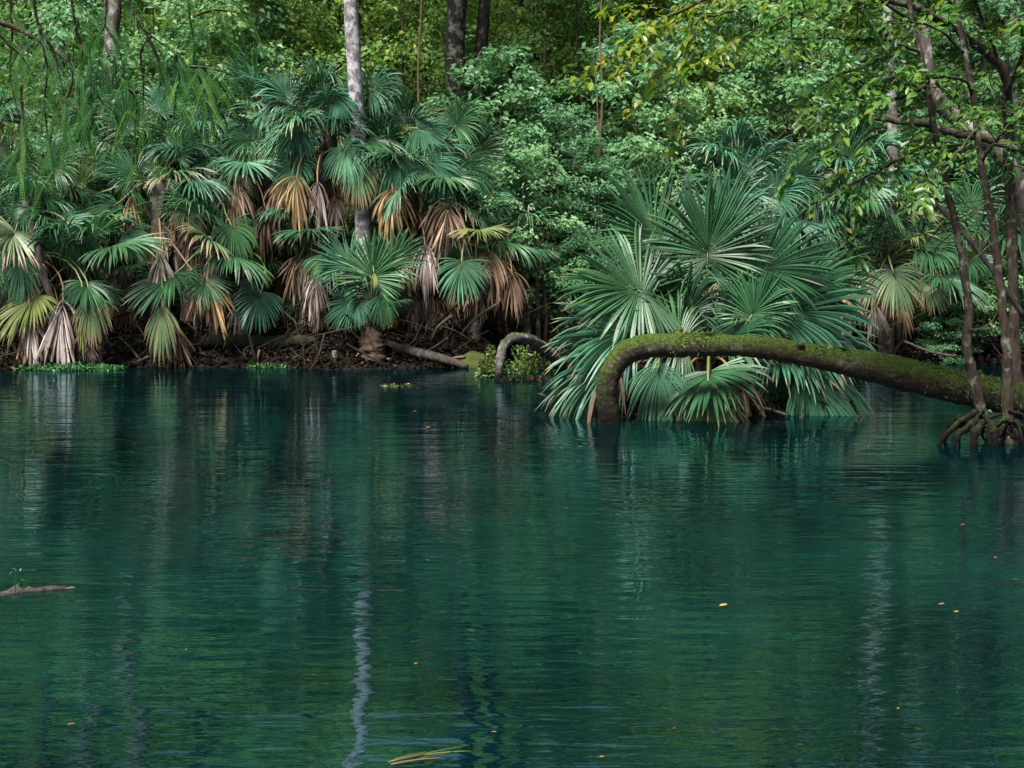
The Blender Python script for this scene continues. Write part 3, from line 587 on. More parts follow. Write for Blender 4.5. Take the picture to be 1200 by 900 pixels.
# understory saplings that show on their own
for key, px, Y, s, sz in [
    ('sap0', 612, 21.8, .62, .62), ('sap0', 652, 22.6, .7, .68), ('sap1', 588, 23.2, .72, .66), ('sap0', 700, 22.4, .55, .5), ('sap1', 745, 23.6, .8, .74), ('sap2', 690, 25., .9, .9),
    ('sap0', 800, 23., .72, .74), ('sap1', 838, 25.4, .95, .95), ('sap2', 770, 26.4, 1., 1.), ('sap3', 625, 26., .85, .95), ('sap3', 470, 25.2, .9, 1.), ('sap2', 512, 27.6, .95, 1.), ('sap3', 720, 27.5, 1., 1.05), ('sap3', 810, 27.4, 1., 1.05), ('sap2', 650, 30.5, 1.2, 1.2), ('sap3', 900, 30.2, 1.15, 1.15), ('sap2', 1040, 31.5, 1.2, 1.2), ('sap3', 250, 30.5, 1.15, 1.15), ('sap2', 0, 31., 1.2, 1.2), ('sap3', 1130, 27., 1., 1.05), ('sap2', 105, 32., 1.2, 1.2), ('sap2', 385, 25.6, .8, .9), ('sap3', 295, 28.6, 1.05, 1.1), ('sap3', 585, 32., 1.25, 1.25), ('sap2', 930, 33., 1.3, 1.3), ('sap3', 180, 33.5, 1.3, 1.3), ('sap2', 460, 33.8, 1.3, 1.3),
    ('sap2', 320, 24.8, .95, .95), ('sap3', 350, 26.5, 1., 1.05), ('sap1', 290, 26., .95, .95), ('sap2', 440, 27., 1., 1.05), ('sap1', 255, 24.6, .85, .88), ('sap2', 205, 26.2, .95, .95),
    ('sap1', 95, 25.4, .85, .85), ('sap2', 20, 25., .8, .8), ('sap2', 890, 24.6, .85, .85), ('sap1', 935, 24., .8, .75), ('sap2', 1010, 24.2, .8, .85), ('sap1', 1085, 24.8, .85, .85),
    ('sap2', 1150, 24., .85, .9), ('sap1', 1205, 23.4, .8, .85), ('sap3', 580, 27.5, 1., 1.1), ('sap3', 680, 29., 1.1, 1.15), ('sap3', 960, 28., 1.05, 1.1), ('sap3', 1070, 28.6, 1.05, 1.1),
    ('sap2', 860, 29., 1.1, 1.15), ('sap1', 150, 29., 1.1, 1.1), ('sap3', 60, 29., 1., 1.05), ('sap2', 1180, 29., 1.1, 1.1), ('sap3', 405, 30., 1.1, 1.2), ('sap2', 510, 31., 1.2, 1.2), ('sap3', 760, 31.5, 1.2, 1.2)]:
    plant(key, 'sapling', px, Y, s, sz, None, 'sapling', {'sap0': 'pale teal layered sapling', 'sap1': 'teal leafy sapling', 'sap2': 'green leafy sapling', 'sap3': 'yellow green sapling'}[key])
for key, px, Y, s in [('bush1', 690, 21.8, .75), ('bush1', 655, 22.2, .6), ('bush0', 1120, 21.6, .7), ('bush1', 1165, 21.4, .8), ('bush0', 1190, 22.2, .9), ('bush2', 980, 22.6, .8), ('bush2', 1050, 23., .9), ('bush2', 900, 22., .7),
    ('bush2', 590, 23.6, .8), ('bush2', 430, 23.6, 1.), ('bush2', 310, 23.8, 1.), ('bush0', 265, 23., .8), ('bush2', 180, 24., 1.), ('bush2', 60, 24., 1.), ('bush2', -20, 22.5, 1.), ('bush0', 740, 22.6, .7), ('bush2', 790, 24., 1.), ('bush1', 1110, 20.9, .45), ('bush2', 500, 24.4, 1.1), ('bush2', 680, 24.8, 1.1), ('bush2', 860, 25., 1.1), ('bush2', 1130, 25., 1.1)]:
    plant(key, 'shrub', px, Y, s, None, None, 'shrub', {'bush0': 'green shrub', 'bush1': 'low teal shrub', 'bush2': 'dark leafy shrub'}[key])
for key, px, Y, s in [('can0', 250, 31, .9), ('can1', 40, 32, 1.), ('can2', 1010, 30, .95), ('can3', 480, 33, 1.), ('can0', 700, 34, 1.05), ('can1', 860, 33, 1.), ('can2', 1150, 32, 1.), ('can3', 345, 35, 1.05), ('can2', 140, 36, 1.05), ('can0', 590, 37, 1.1), ('can1', 780, 39, 1.1),
    ('can3', 940, 37, 1.1), ('can0', 1080, 38, 1.1), ('can1', 1230, 36, 1.1), ('can1', -60, 36, 1.1), ('can2', 420, 40, 1.15), ('can3', 220, 41, 1.1), ('can1', 650, 43, 1.2), ('can2', 60, 42, 1.2), ('can0', 1000, 43, 1.2), ('can0', 1290, 30, 1.), ('can2', -110, 30, 1.)]:
    plant(key, 'canopy_tree', px, Y, s, None, None, 'tree', {'can0': 'tall green canopy tree', 'can1': 'tall dark canopy tree', 'can2': 'tall olive canopy tree', 'can3': 'tall yellow green canopy tree'}[key])

# labels: the kind, the landmark it stands behind, and its order there
ZONES = [(-999, 120, 'at the left edge behind the palms'), (120, 300, 'behind the hanging cypress sprays'), (300, 400, 'just left of the white trunk'), (400, 530, 'between white trunk and dark trunk pair'),
         (530, 660, 'behind the dark hollow'), (660, 790, 'left of the islet palms'), (790, 920, 'above and behind the islet palms'), (920, 1060, 'behind the right half of the mossy log'), (1060, 9999, 'behind the stems at the right edge')]
bins = {}
for rec in PLANTS:
    z = next(k for k, (a0, a1, _) in enumerate(ZONES) if a0 <= rec[1] < a1); bins.setdefault((rec[4], z), []).append(rec)
for (what, z), lst in bins.items():
    lst.sort(key=lambda r: r[2])
    for n, r in enumerate(lst):
        order = '' if len(lst) == 1 else (['nearest ', 'second nearest ', 'third nearest ', 'fourth nearest ', 'fifth nearest ', 'sixth nearest '][n] if len(lst) != 2 else ['nearer ', 'farther '][n])
        r[0]['label'] = order + what + ' ' + ZONES[z][2]
        r[0]['group'] = {'sapling': 'understory saplings on the far bank', 'shrub': 'shrubs on the far bank', 'canopy_tree': 'canopy trees behind the bank'}[r[0].name.split('.')[0]]

# bare trunks that show clearly
def stem_tree(name, label, pts, Y, mat, rpx, crown=None, group=None, sides=10):
    """pts: pixels from the ground up; the trunk goes on above the frame"""
    ps = [np.append(P(p[0], p[1], Y + (p[2] if len(p) > 2 else 0)), rpx * f) for p, f in zip(pts, np.linspace(1.15, .75 if crown else .3, len(pts)))]
    g0 = on_ground(ps[0][0], ps[0][1]); base = g0.copy(); ps[0][:3] = g0 - [0, 0, .1]
    s_ = spline(np.array(ps), 34); t = thing(name, label, 'tree', base, group)
    mb = MB(); tube(mb, s_[:, :3], s_[:, 3] * Y / F, sides, rough=.04)
    topp = s_[-1, :3]
    if crown:
        key, sc_ = crown
        o = link('crown', PROTO[key][1], t, topp - base - np.array([0, 0, 5.5 * sc_])); o.scale = (sc_,) * 3; o.rotation_euler = (0, 0, random.uniform(0, 6))
        for k in range(7):
            az = k * 2.4; e = topp + np.array([cos(az) * 2.4, sin(az) * 2.4, 1.2 + .5 * k]) * sc_
            tube(mb, spline([s_[-4, :3], (topp + e) / 2 + [0, 0, .3], e], 6), np.linspace(rpx * .4, rpx * .1, 6) * Y / F, 5)
    link('trunk', mb.mesh('trunk', M[mat], True, base), t)
    return t
stem_tree('white_trunk_tree', 'straight pale white trunk rising behind the tallest palm', [(428, 420), (427, 300), (421, 180), (415, 80), (411, 0), (405, -120), (402, -260), (398, -420)], 21.05, 'white_bark', 9, ('can0', .5))
stem_tree('dark_trunk_tree', 'thicker dark trunk of the pair, on the left', [(536, 420), (537, 300), (536, 150), (533, 60), (536, 0), (540, -140), (546, -300), (540, -420)], 24.2, 'dark_bark', 12, ('can1', .5))
stem_tree('dark_trunk_tree', 'thinner dark trunk of the pair, on the right', [(558, 420), (558, 250), (560, 130), (563, 60), (568, 0), (572, -140), (570, -300), (576, -420)], 24.5, 'dark_bark', 7.5, ('can0', .5))
stem_tree('grey_trunk_tree', 'lichen spotted grey trunk behind the hanging cypress sprays', [(131, 420), (130, 240), (130, 110), (131, 40), (135, 0), (138, -140), (134, -300)], 25.0, 'grey_bark', 9, ('can2', .5))
for n, (pts, Y, mt, r, lb) in enumerate([
    ([(1036, 420), (1038, 300), (1045, 230), (1047, 170), (1043, 90), (1040, 20), (1036, -100), (1030, -260)], 22.6, 'pale_bark', 6.5, 'pale spotted trunk rising above the bleached palm fan'),
    ([(1085, 420), (1090, 250), (1080, 180), (1088, 100), (1086, 30), (1082, -90), (1090, -260)], 25.5, 'grey_bark', 6, 'grey trunk behind the right stem cluster'),
    ([(958, 420), (960, 250), (962, 130), (968, 50), (964, -60), (960, -260)], 27.0, 'pale_bark', 5, 'slim pale trunk behind the right half of the islet'),
    ([(922, 420), (926, 250), (924, 90), (930, 0), (936, -200)], 28.0, 'grey_bark', 5, 'slim grey trunk above the islet palms'),
    ([(600, 420), (606, 250), (604, 110), (606, 0), (600, -250)], 28.0, 'dark_bark', 9, 'dark shaded trunk right of the dark pair'),
    ([(30, 420), (32, 240), (28, 100), (30, 0), (20, -250)], 28.0, 'dark_bark', 9, 'dark trunk at the upper left corner'),
    ([(200, 420), (202, 220), (200, 60), (206, -30), (208, -250)], 28.5, 'grey_bark', 6, 'grey trunk above the tan dead cape'),
    ([(1192, 420), (1196, 250), (1186, 90), (1190, 0), (1196, -250)], 26.0, 'pale_bark', 6, 'pale trunk at the right edge'),
    ([(345, 420), (348, 200), (342, 40), (345, -60), (350, -250)], 30.0, 'grey_bark', 8, 'grey trunk left of the white trunk'),
    ([(70, 420), (75, 220), (70, 60), (76, -30), (80, -250)], 27.5, 'grey_bark', 6, 'grey trunk left of the cypress sprays')]):
    stem_tree('forest_tree', lb, pts, Y, mt, r, (['can0', 'can1', 'can2', 'can3'][n % 4], .5), 'trunks standing in the forest')
for n, (pts, Y, mt, r, lb) in enumerate([
    ([(704, 420), (704, 320), (702, 230), (703, 170), (706, 110), (703, 40), (708, -40)], 22.8, 'tan_bark', 2.6, 'thin tan pole stem left of the islet palms'),
    ([(699, 420), (700, 290), (701, 200), (700, 120), (695, 60)], 23.2, 'tan_bark', 2, 'thinner grey tan stem beside the tan pole'),
    ([(640, 420), (638, 300), (640, 180), (638, 80), (642, 0), (642, -60)], 25., 'tan_bark', 2.6, 'long thin stem above the dark hollow'),
    ([(493, 420), (493, 300), (494, 200), (490, 90), (494, 0), (490, -60)], 22.5, 'tan_bark', 2.4, 'thin stem between the white and dark trunks'),
    ([(620, 420), (619, 370), (617, 300), (620, 240)], 21.6, 'grey_bark', 3., 'leftmost slim trunk of the hollow'),
    ([(630, 420), (631, 370), (628, 300), (624, 250)], 21.5, 'brown_bark', 3.4, 'middle slim trunk of the hollow'),
    ([(638, 420), (640, 370), (636, 300), (640, 240)], 21.7, 'tan_bark', 2.6, 'rightmost slim trunk of the hollow')]):
    stem_tree('slim_tree', lb, pts, Y, mt, r, None, 'slim understory stems', 6)

# dense wood far behind: reads as one mass
fm = MB(); n = 160000
rr = np.random.default_rng(50)
fx = rr.uniform(-40, 40, n); fy = 49 + 18 * rr.random(n); fz = .3 + 15 * rr.random(n) ** 1.15
dens = Wob(51, .45)(np.stack([fx, fy, fz], -1)); keep = dens + rr.normal(0, .6, n) > -.55
fp = np.stack([fx, fy, fz], -1)[keep]; n = len(fp)
leaves(fm, fp, rr.normal(0, 1, (n, 3)) + G * .4, rr.normal(0, .6, (n, 3)) + [0, -.3, 1.], rr.uniform(.3, .55, n), rr.uniform(.2, .32, n), np.clip(rr.beta(2, 3, n) + .1 * dens[keep], 0, 1))
tag(link('distant_wood', fm.mesh('distant_wood', TREE['green'])), 'dense dark wood closing off the view far behind', 'wood', kind='stuff')

# ------------------------------------------------------------------ arched mossy palm trunk
ap = [(716, 540, 13.65, 17), (716, 495, 13.65, 16.5), (713, 468, 13.65, 15.5), (718, 440, 13.65, 15), (731, 418, 13.65, 14.5), (752, 405, 13.62, 14), (785, 402, 13.6, 13.6), (830, 403, 13.55, 14), (880, 406, 13.5, 14), (940, 414, 13.45, 14.2), (1010, 427, 13.4, 15),
      (1080, 443, 13.3, 16.8), (1150, 460, 13.2, 19), (1230, 480, 13.1, 21), (1330, 510, 13.0, 28), (1450, 545, 12.8, 30)]
a_pts = spline([np.append(P(p[0], p[1], p[2]), p[3] * p[2] / F) for p in ap], 150)
a_pts[:, :3] += np.stack([Wob(63 + c_, 2.6)(a_pts[:, :3]) for c_ in range(3)], -1) * .014
ring = .93 + .085 * Wob(61, 2.2)(a_pts[:, :3]) + .03 * Wob(62, 5.)(a_pts[:, :3]) + .035 * np.sin(np.arange(150) * 1.7) * RNG.uniform(.3, 1, 150) + .02 * RNG.normal(0, 1, 150)
ab = W(716, 497)
arch = thing('arched_palm_trunk', 'mossy palm trunk arching out of the water and running to the right', 'trunk', ab)
mb = MB(); tube(mb, a_pts[:, :3], a_pts[:, 3] * ring, 26, rough=.036)
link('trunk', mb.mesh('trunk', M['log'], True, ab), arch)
ti = 14000; k = (RNG.beta(1.6, 1., ti) * 125 + 24).astype(int).clip(20, 148)
T_ = nrm(np.gradient(a_pts[:, :3], axis=0))[k]; upv = nrm(np.array([0, 0, 1.]) - T_ * T_[:, 2:3]); sdv = np.cross(T_, upv)
an = RNG.normal(0, .75, ti); dv = np.cos(an)[:, None] * upv + np.sin(an)[:, None] * sdv
clump = 1.5 * Wob(60, 4.)(a_pts[k, :3] + dv * .1) + .9 * (k / 80. - 1)
sel = clump > RNG.normal(.25, .4, ti)
mp_ = (a_pts[k, :3] + T_ * RNG.uniform(-.03, .03, (ti, 1)) + dv * (a_pts[k, 3:4] * .99))[sel]; ns = int(sel.sum())
mb = MB(); leaves(mb, mp_, dv[sel] * .5 + RNG.normal(0, .6, (ns, 3)) + G * .15, RNG.normal(0, 1, (ns, 3)), RNG.gamma(2.2, .012, ns).clip(.01, .08), RNG.uniform(.006, .018, ns), RNG.random(ns))
_mb = MB()
for (q, ang_, ln_) in ((62, .5, .10), (88, -.9, .07), (104, .9, .12), (118, .15, .09)):              # broken stubs
    t0 = nrm(a_pts[q + 1, :3] - a_pts[q - 1, :3]); u0 = nrm(np.array([0, 0, 1.]) - t0 * t0[2]); s0 = np.cross(t0, u0); dd = cos(ang_) * u0 + sin(ang_) * s0 * -1
    _mb = MB(); p0 = a_pts[q, :3] + dd * a_pts[q, 3] * .7; tube(_mb, spline([p0, p0 + dd * ln_ * .6, p0 + dd * ln_ + t0 * .04], 6), np.array([.05, .042, .034, .03, .026, .018]), 9, rough=.16)
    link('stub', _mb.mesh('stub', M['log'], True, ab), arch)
for (q, n_, L_) in ((70, 14, .10), (96, 18, .13), (112, 16, .12), (126, 22, .15), (137, 18, .13)):    # small ferns
    _mb = MB(); p0 = a_pts[q, :3] + [0, -.03, a_pts[q, 3] * .9]
    for w_ in range(n_):
        az = RNG.uniform(0, 6.28); d_ = np.array([cos(az), sin(az), 1.1]); k_ = 9; ts = np.linspace(.15, 1, k_)[:, None]; ln = L_ * RNG.uniform(.6, 1.1)
        c_ = p0 + d_ * ts * ln * .6 + G * ts ** 2 * ln * .5; sd3 = nrm(np.cross(d_, [0, 0, 1.]))
        for sg in (-1, 1): leaves(_mb, c_, np.tile(sd3 * sg + d_ * .3, (k_, 1)), np.tile([0, 0, 1.], (k_, 1)), np.linspace(.03, .008, k_), np.full(k_, .009), np.full(k_, RNG.random()))
    link('fern', _mb.mesh('fern', M['water_plant'], False, ab), arch)
tag(link('moss', mb.mesh('moss', M['moss_tuft'], False, ab), arch), kind='stuff')

# ------------------------------------------------------------------ stems, roots and leafy boughs at the right edge
def px_tube(mb, pts, n=30, sides=9, rough=.05, wob=0.):
    s_ = spline([np.append(P(p[0], p[1], p[2]), p[3] * p[2] / F) for p in pts], n)
    if wob: s_[:, :3] += RNG.normal(0, wob, (n, 3))
    tube(mb, s_[:, :3], s_[:, 3], sides, rough=rough)
    return s_
near_branches = []
def near_stem(label, pts, mat, roots=(), branches=(), name='leaning_tree'):
    b = W(pts[0][0], pts[0][1]); b[1] = pts[0][2]; t = thing(name, label, 'tree', b, 'stems rooted in the water at the right edge')
    pts = [(q[0], q[1], q[2], q[3] * .7) for q in pts]; mb = MB(); px_tube(mb, pts, 60, 10, .09, .004); link('trunk', mb.mesh('trunk', M[mat], True, b), t)
    for r_ in roots:
        r_ = [(q[0], q[1], q[2], q[3] * .6) for q in r_]; mb = MB(); px_tube(mb, r_, 22, 8, .12, .006); link('root', mb.mesh('root', M['root'], True, b), t)
    for q in range(9 if roots else 0):                        # fine rootlets between the stilt roots
        x_ = pts[1][0] + RNG.normal(-4, 24); Yq = pts[0][2] + RNG.uniform(-.35, .25); mb = MB()
        px_tube(mb, [(pts[1][0] + RNG.normal(0, 4), 492 + RNG.normal(0, 6), pts[0][2] - .05, 2.2), ((pts[1][0] + x_) / 2 + RNG.normal(0, 6), 497 + RNG.normal(0, 5), (Yq + pts[0][2]) / 2, 2.), (x_ + RNG.normal(0, 4), 512, Yq, 1.7), (x_ + RNG.normal(0, 3), 534, Yq, 1.2)], 12, 5, .12, .005)
        link('root', mb.mesh('root', M['root'], True, b), t)
    for r_ in branches:
        r_ = [(q[0], q[1], q[2], q[3] * .75) for q in r_]; mb = MB(); s_ = px_tube(mb, r_, 18, 6, .05, .006); link('branch', mb.mesh('branch', M[mat], True, b), t); near_branches.append((t, b, s_))
    return t
Yr = 12.4
t1 = near_stem('slender brown stem with arching stilt roots in the water', [(1156, 505, Yr, 11), (1150, 480, Yr, 9.5), (1140, 440, Yr, 8.5), (1133, 405, Yr, 7.5), (1136, 372, Yr, 8.5), (1132, 335, Yr, 6.5), (1124, 280, Yr, 6), (1113, 232, Yr, 5.6), (1105, 195, Yr, 5.4), (1097, 160, Yr, 5.2), (1086, 100, Yr, 5), (1078, 60, Yr, 4.6), (1068, 25, Yr, 4.2), (1060, -60, Yr, 3.6), (1050, -160, Yr, 2.8)], 'brown_bark',
    roots=[[(1150, 480, Yr, 5), (1132, 490, Yr - .1, 6), (1116, 502, Yr - .2, 6), (1100, 521, Yr - .25, 5), (1094, 534, Yr - .3, 4)], [(1150, 488, Yr, 6), (1135, 500, Yr - .2, 7), (1122, 512, Yr - .3, 6), (1112, 534, Yr - .35, 4)],
           [(1154, 492, Yr, 7), (1146, 502, Yr - .3, 9), (1142, 515, Yr - .38, 8), (1140, 540, Yr - .4, 6)], [(1158, 495, Yr, 7), (1164, 503, Yr - .25, 8), (1166, 516, Yr - .32, 8), (1165, 540, Yr - .34, 6)],
           [(1128, 492, Yr - .1, 4), (1120, 492, Yr + .1, 5), (1108, 506, Yr + .2, 4), (1104, 532, Yr + .2, 3)]],
    branches=[[(1086, 100, Yr, 3.5), (1060, 112, Yr - .2, 3), (1020, 128, Yr - .5, 2.4), (985, 152, Yr - .7, 1.6)], [(1097, 160, Yr, 3), (1050, 190, Yr - .3, 2.4), (1000, 215, Yr - .4, 1.8), (950, 240, Yr - .5, 1)],
              [(1078, 60, Yr, 3), (1040, 48, Yr - .3, 2.4), (990, 46, Yr - .5, 2), (900, 44, Yr - .7, 1.3)], [(1072, 35, Yr, 3), (1030, 70, Yr - .2, 2.2), (980, 90, Yr - .4, 1.6), (930, 120, Yr - .5, 1)],
              [(1068, 25, Yr, 3), (1010, -10, Yr - .4, 2.5), (950, 10, Yr - .6, 2), (890, 30, Yr - .7, 1.4), (840, 70, Yr - .8, .9)]])
t2 = near_stem('straighter brown stem with flared foot nearest the right edge', [(1184, 522, Yr - .1, 17), (1182, 500, Yr - .1, 11), (1180, 470, Yr - .1, 9.5), (1181, 427, Yr - .1, 8.5), (1176, 369, Yr - .1, 7.5), (1169, 308, Yr - .1, 7), (1158, 232, Yr - .1, 6), (1150, 190, Yr - .1, 5.6), (1140, 110, Yr - .1, 5), (1131, 62, Yr - .1, 4.6), (1122, 10, Yr - .1, 4.2), (1116, -80, Yr, 3.5), (1108, -180, Yr, 2.6)], 'brown_bark',
    roots=[[(1180, 492, Yr - .1, 6), (1170, 508, Yr - .25, 6), (1160, 528, Yr - .3, 4)], [(1184, 492, Yr - .1, 6), (1192, 508, Yr - .25, 6), (1200, 528, Yr - .3, 4)], [(1186, 495, Yr, 6), (1202, 506, Yr, 6), (1216, 528, Yr, 4)]],
    branches=[[(1140, 110, Yr - .1, 3.4), (1130, 94, Yr - .2, 3), (1100, 90, Yr - .3, 2.5), (1040, 96, Yr - .5, 1.6)], [(1131, 62, Yr - .1, 3), (1100, 36, Yr - .3, 2.2), (1050, 20, Yr - .5, 1.5), (1000, 0, Yr - .6, 1.)], [(1150, 190, Yr - .1, 3), (1180, 150, Yr - .4, 2.4), (1215, 130, Yr - .5, 1.5)], [(1146, 150, Yr - .1, 3), (1100, 200, Yr - .4, 2), (1060, 225, Yr - .5, 1.2)]])
t3 = near_stem('thick mossy stem whose dark limb bends left over the river', [(1196, 470, 14.6, 12), (1190, 430, 14.6, 10), (1188, 333, 14.6, 9), (1184, 250, 14.6, 9), (1182, 188, 14.5, 9), (1181, 125, 14.4, 8.5), (1178, 88, 14.3, 8), (1160, 66, 14.2, 7.5), (1125, 38, 14., 7), (1090, 18, 13.8, 6.5), (1060, 4, 13.6, 6), (1020, -2, 13.4, 5.5), (960, -30, 13., 6), (880, -28, 12.4, 4.5), (825, 0, 12., 3)], 'brown_bark',
    branches=[[(880, -28, 12.4, 3), (825, 0, 11.8, 3), (780, 22, 11.5, 2.4), (758, 38, 11.4, 1.8), (734, 53, 11.3, 1.)], [(920, -30, 12.6, 3), (870, 10, 12., 2.4), (822, 20, 11.7, 2), (812, 45, 11.6, 1.3), (800, 62, 11.6, .8)], [(1020, -2, 13.4, 3), (960, 20, 12.8, 2), (900, 60, 12.4, 1.3)], [(1180, 110, 14.3, 4), (1198, 60, 14., 3), (1215, 0, 13.8, 2)], [(1178, 90, 14.3, 3), (1150, 20, 14., 2.4), (1130, -30, 13.8, 2)],
              [(1181, 125, 14.4, 3), (1150, 130, 14., 2), (1120, 150, 13.8, 1.4)]])
def bough(label, pts, mat, name='dead_branch', cat='branch', group=None):
    b = P(*pts[0][:3]); t = MB(); px_tube(t, pts, 22, 7, .08, .004)
    return tag(link(name, t.mesh(name, M[mat], True, b), None, b), label, cat, group)
bough('mossy snapped bough lying across the right stems', [(1022, 136, 12.9, 4.5), (1050, 141, 12.85, 4.6), (1090, 145, 12.8, 4.8), (1120, 156, 12.75, 5), (1165, 165, 12.7, 5.5), (1215, 180, 12.7, 6)], 'brown_bark')
bough('pale leaning trunk behind the right stems', [(1082, 20, 18, 7), (1090, 95, 18, 8), (1105, 125, 18, 9), (1135, 150, 18, 10), (1180, 190, 18, 10), (1205, 260, 18.2, 10), (1215, 420, 18.6, 11)], 'grey_bark')
bough('thin diagonal dead stick crossing behind the right stems', [(1080, 222, 13.2, 2.6), (1106, 247, 13.2, 3), (1135, 280, 13.1, 3.2), (1170, 328, 13., 3.4), (1200, 372, 13., 3.6)], 'stick')

# leaves of those trees: the largest ones singly, the rest as foliage
nl_rng = np.random.default_rng(80)
proto_leaf = []
for k in range(3):
    mb = MB(); leaves(mb, np.zeros((1, 3)), np.array([[1., 0, 0]]), np.array([[0, 0, 1.]]), .1, [.05, .043, .056][k], np.array([.2 + .3 * k]), .25, [.12, .3, .2][k], True)
    proto_leaf.append((mb.mesh('leaf', M['near_leaf']), mb.mesh('leaf', M['near_yellow'])))
extra = []
for (t, b, s_) in list(near_branches):                       # side twigs
    for q in range(8):
        i_ = nl_rng.integers(3, len(s_) - 1); p0 = s_[i_, :3]; tg = nrm(s_[min(i_ + 1, len(s_) - 1), :3] - s_[i_ - 1, :3])
        d = nrm(tg + nl_rng.normal(0, .8, 3) * [1, 1, .5] + [0, 0, -.1]); ln = nl_rng.uniform(.25, .75)
        e = np.stack([p0, p0 + d * ln * .5 + nl_rng.normal(0, .02, 3), p0 + d * ln + G * ln * .15]); e = spline(e, 8)
        mb = MB(); tube(mb, e, np.linspace(.006, .002, 8), 4); link('twig', mb.mesh('twig', M['brown_bark'], True, b), t)
        extra.append((t, b, np.hstack([e, np.full((8, 1), .003)])))
for t, pl in ((t1, [(1130, 330), (1113, 232), (1097, 160), (1086, 100)]), (t2, [(1176, 369), (1169, 308), (1158, 232), (1140, 110)]), (t3, [(1188, 333), (1184, 250), (1181, 125), (1125, 38)])):
    b = np.array(t.location)                                  # bare tangled twigs
    for q in range(15):
        i_ = nl_rng.integers(0, 3); f = nl_rng.random(); Y0 = b[1] if b[1] > 1 else 12.4
        p0 = P(pl[i_][0] + (pl[i_ + 1][0] - pl[i_][0]) * f, pl[i_][1] + (pl[i_ + 1][1] - pl[i_][1]) * f, Y0)
        d = nrm(np.array([nl_rng.normal(-.3, 1), nl_rng.normal(0, .6), nl_rng.normal(.1, .6)])); ln = nl_rng.uniform(.4, 1.3)
        e = spline([p0, p0 + d * ln * .3 + nl_rng.normal(0, .05, 3), p0 + d * ln * .65 + nl_rng.normal(0, .09, 3), p0 + d * ln + nl_rng.normal(0, .12, 3) + G * .1], 14)
        mb = MB(); r0 = nl_rng.uniform(.003, .008); tube(mb, e, np.linspace(r0, .0015, 14), 5, rough=.08)
        for k in range(2):
            j_ = nl_rng.integers(4, 11); d2 = nrm(d + nl_rng.normal(0, .7, 3)); tube(mb, spline([e[j_], e[j_] + d2 * ln * .2 + nl_rng.normal(0, .02, 3), e[j_] + d2 * ln * .4], 7), np.linspace(r0 * .5, .001, 7), 4)
        link('twig', mb.mesh('twig', M['brown_bark'], True, b), t)
LP = []
for (t, b, s_) in near_branches + extra:
    long_ = np.linalg.norm(s_[-1, :3] - s_[0, :3]); m_ = int(10 + long_ * 27)
    f = np.sqrt(nl_rng.uniform(.06, 1, m_)); idx = f * (len(s_) - 1); i0 = np.minimum(idx.astype(int), len(s_) - 2); fr = (idx - i0)[:, None]
    pos = s_[i0, :3] * (1 - fr) + s_[i0 + 1, :3] * fr; tg = nrm(s_[i0 + 1, :3] - s_[i0, :3])
    sdv = nrm(np.cross(tg, [0, 0, 1.])) * nl_rng.choice([-1, 1], (m_, 1))
    d = nrm(tg * nl_rng.uniform(.2, .8, (m_, 1)) + sdv + nl_rng.normal(0, .3, (m_, 3)) + G * .35)
    px_ = 600 + pos[:, 0] / pos[:, 1] * F
    for k in range(m_):
        LP.append((t, b, pos[k] + nl_rng.normal(0, .03, 3), d[k], np.array([0, -.25, 1.]) + nl_rng.normal(0, .35, 3), nl_rng.uniform(.055, .105), px_[k]))
nl_rng.shuffle(LP)
inside = [q for q in LP if 730 < q[6] < 1195]; inside.sort(key=lambda q: -q[5] / q[2][1])
single = inside[:290]; sid = {id(q) for q in single}
from mathutils import Matrix
for (t, b, p, d, nv, L, px_) in single:
    yel = px_ < 860 or nl_rng.random() < .12
    o = link('leaf', proto_leaf[nl_rng.integers(3)][1 if yel else 0], t)
    s2 = nrm(np.cross(nv, d)); n2 = np.cross(d, s2)
    mt = Matrix(((d[0], s2[0], n2[0], p[0] - b[0]), (d[1], s2[1], n2[1], p[1] - b[1]), (d[2], s2[2], n2[2], p[2] - b[2]), (0, 0, 0, 1)))
    o.matrix_local = mt @ Matrix.Scale(L / .1, 4)
for t, b in ((t1, None), (t2, None), (t3, None)):
    rest = [q for q in LP if q[0] == t and id(q) not in sid]
    for yel in (0, 1):
        r_ = [q for q in rest if (q[6] < 860 or hash(q[5]) % 9 == 0) == bool(yel)]
        if not r_: continue
        bb = r_[0][1]; mb = MB()
        leaves(mb, np.array([q[2] for q in r_]), np.array([q[3] for q in r_]), np.array([q[4] for q in r_]), np.array([q[5] for q in r_]), np.array([q[5] * .47 for q in r_]), nl_rng.random(len(r_)), .25, .18, True)
        tag(link('foliage', mb.mesh('foliage', M['near_yellow' if yel else 'near_leaf'], False, bb), t), kind='stuff')

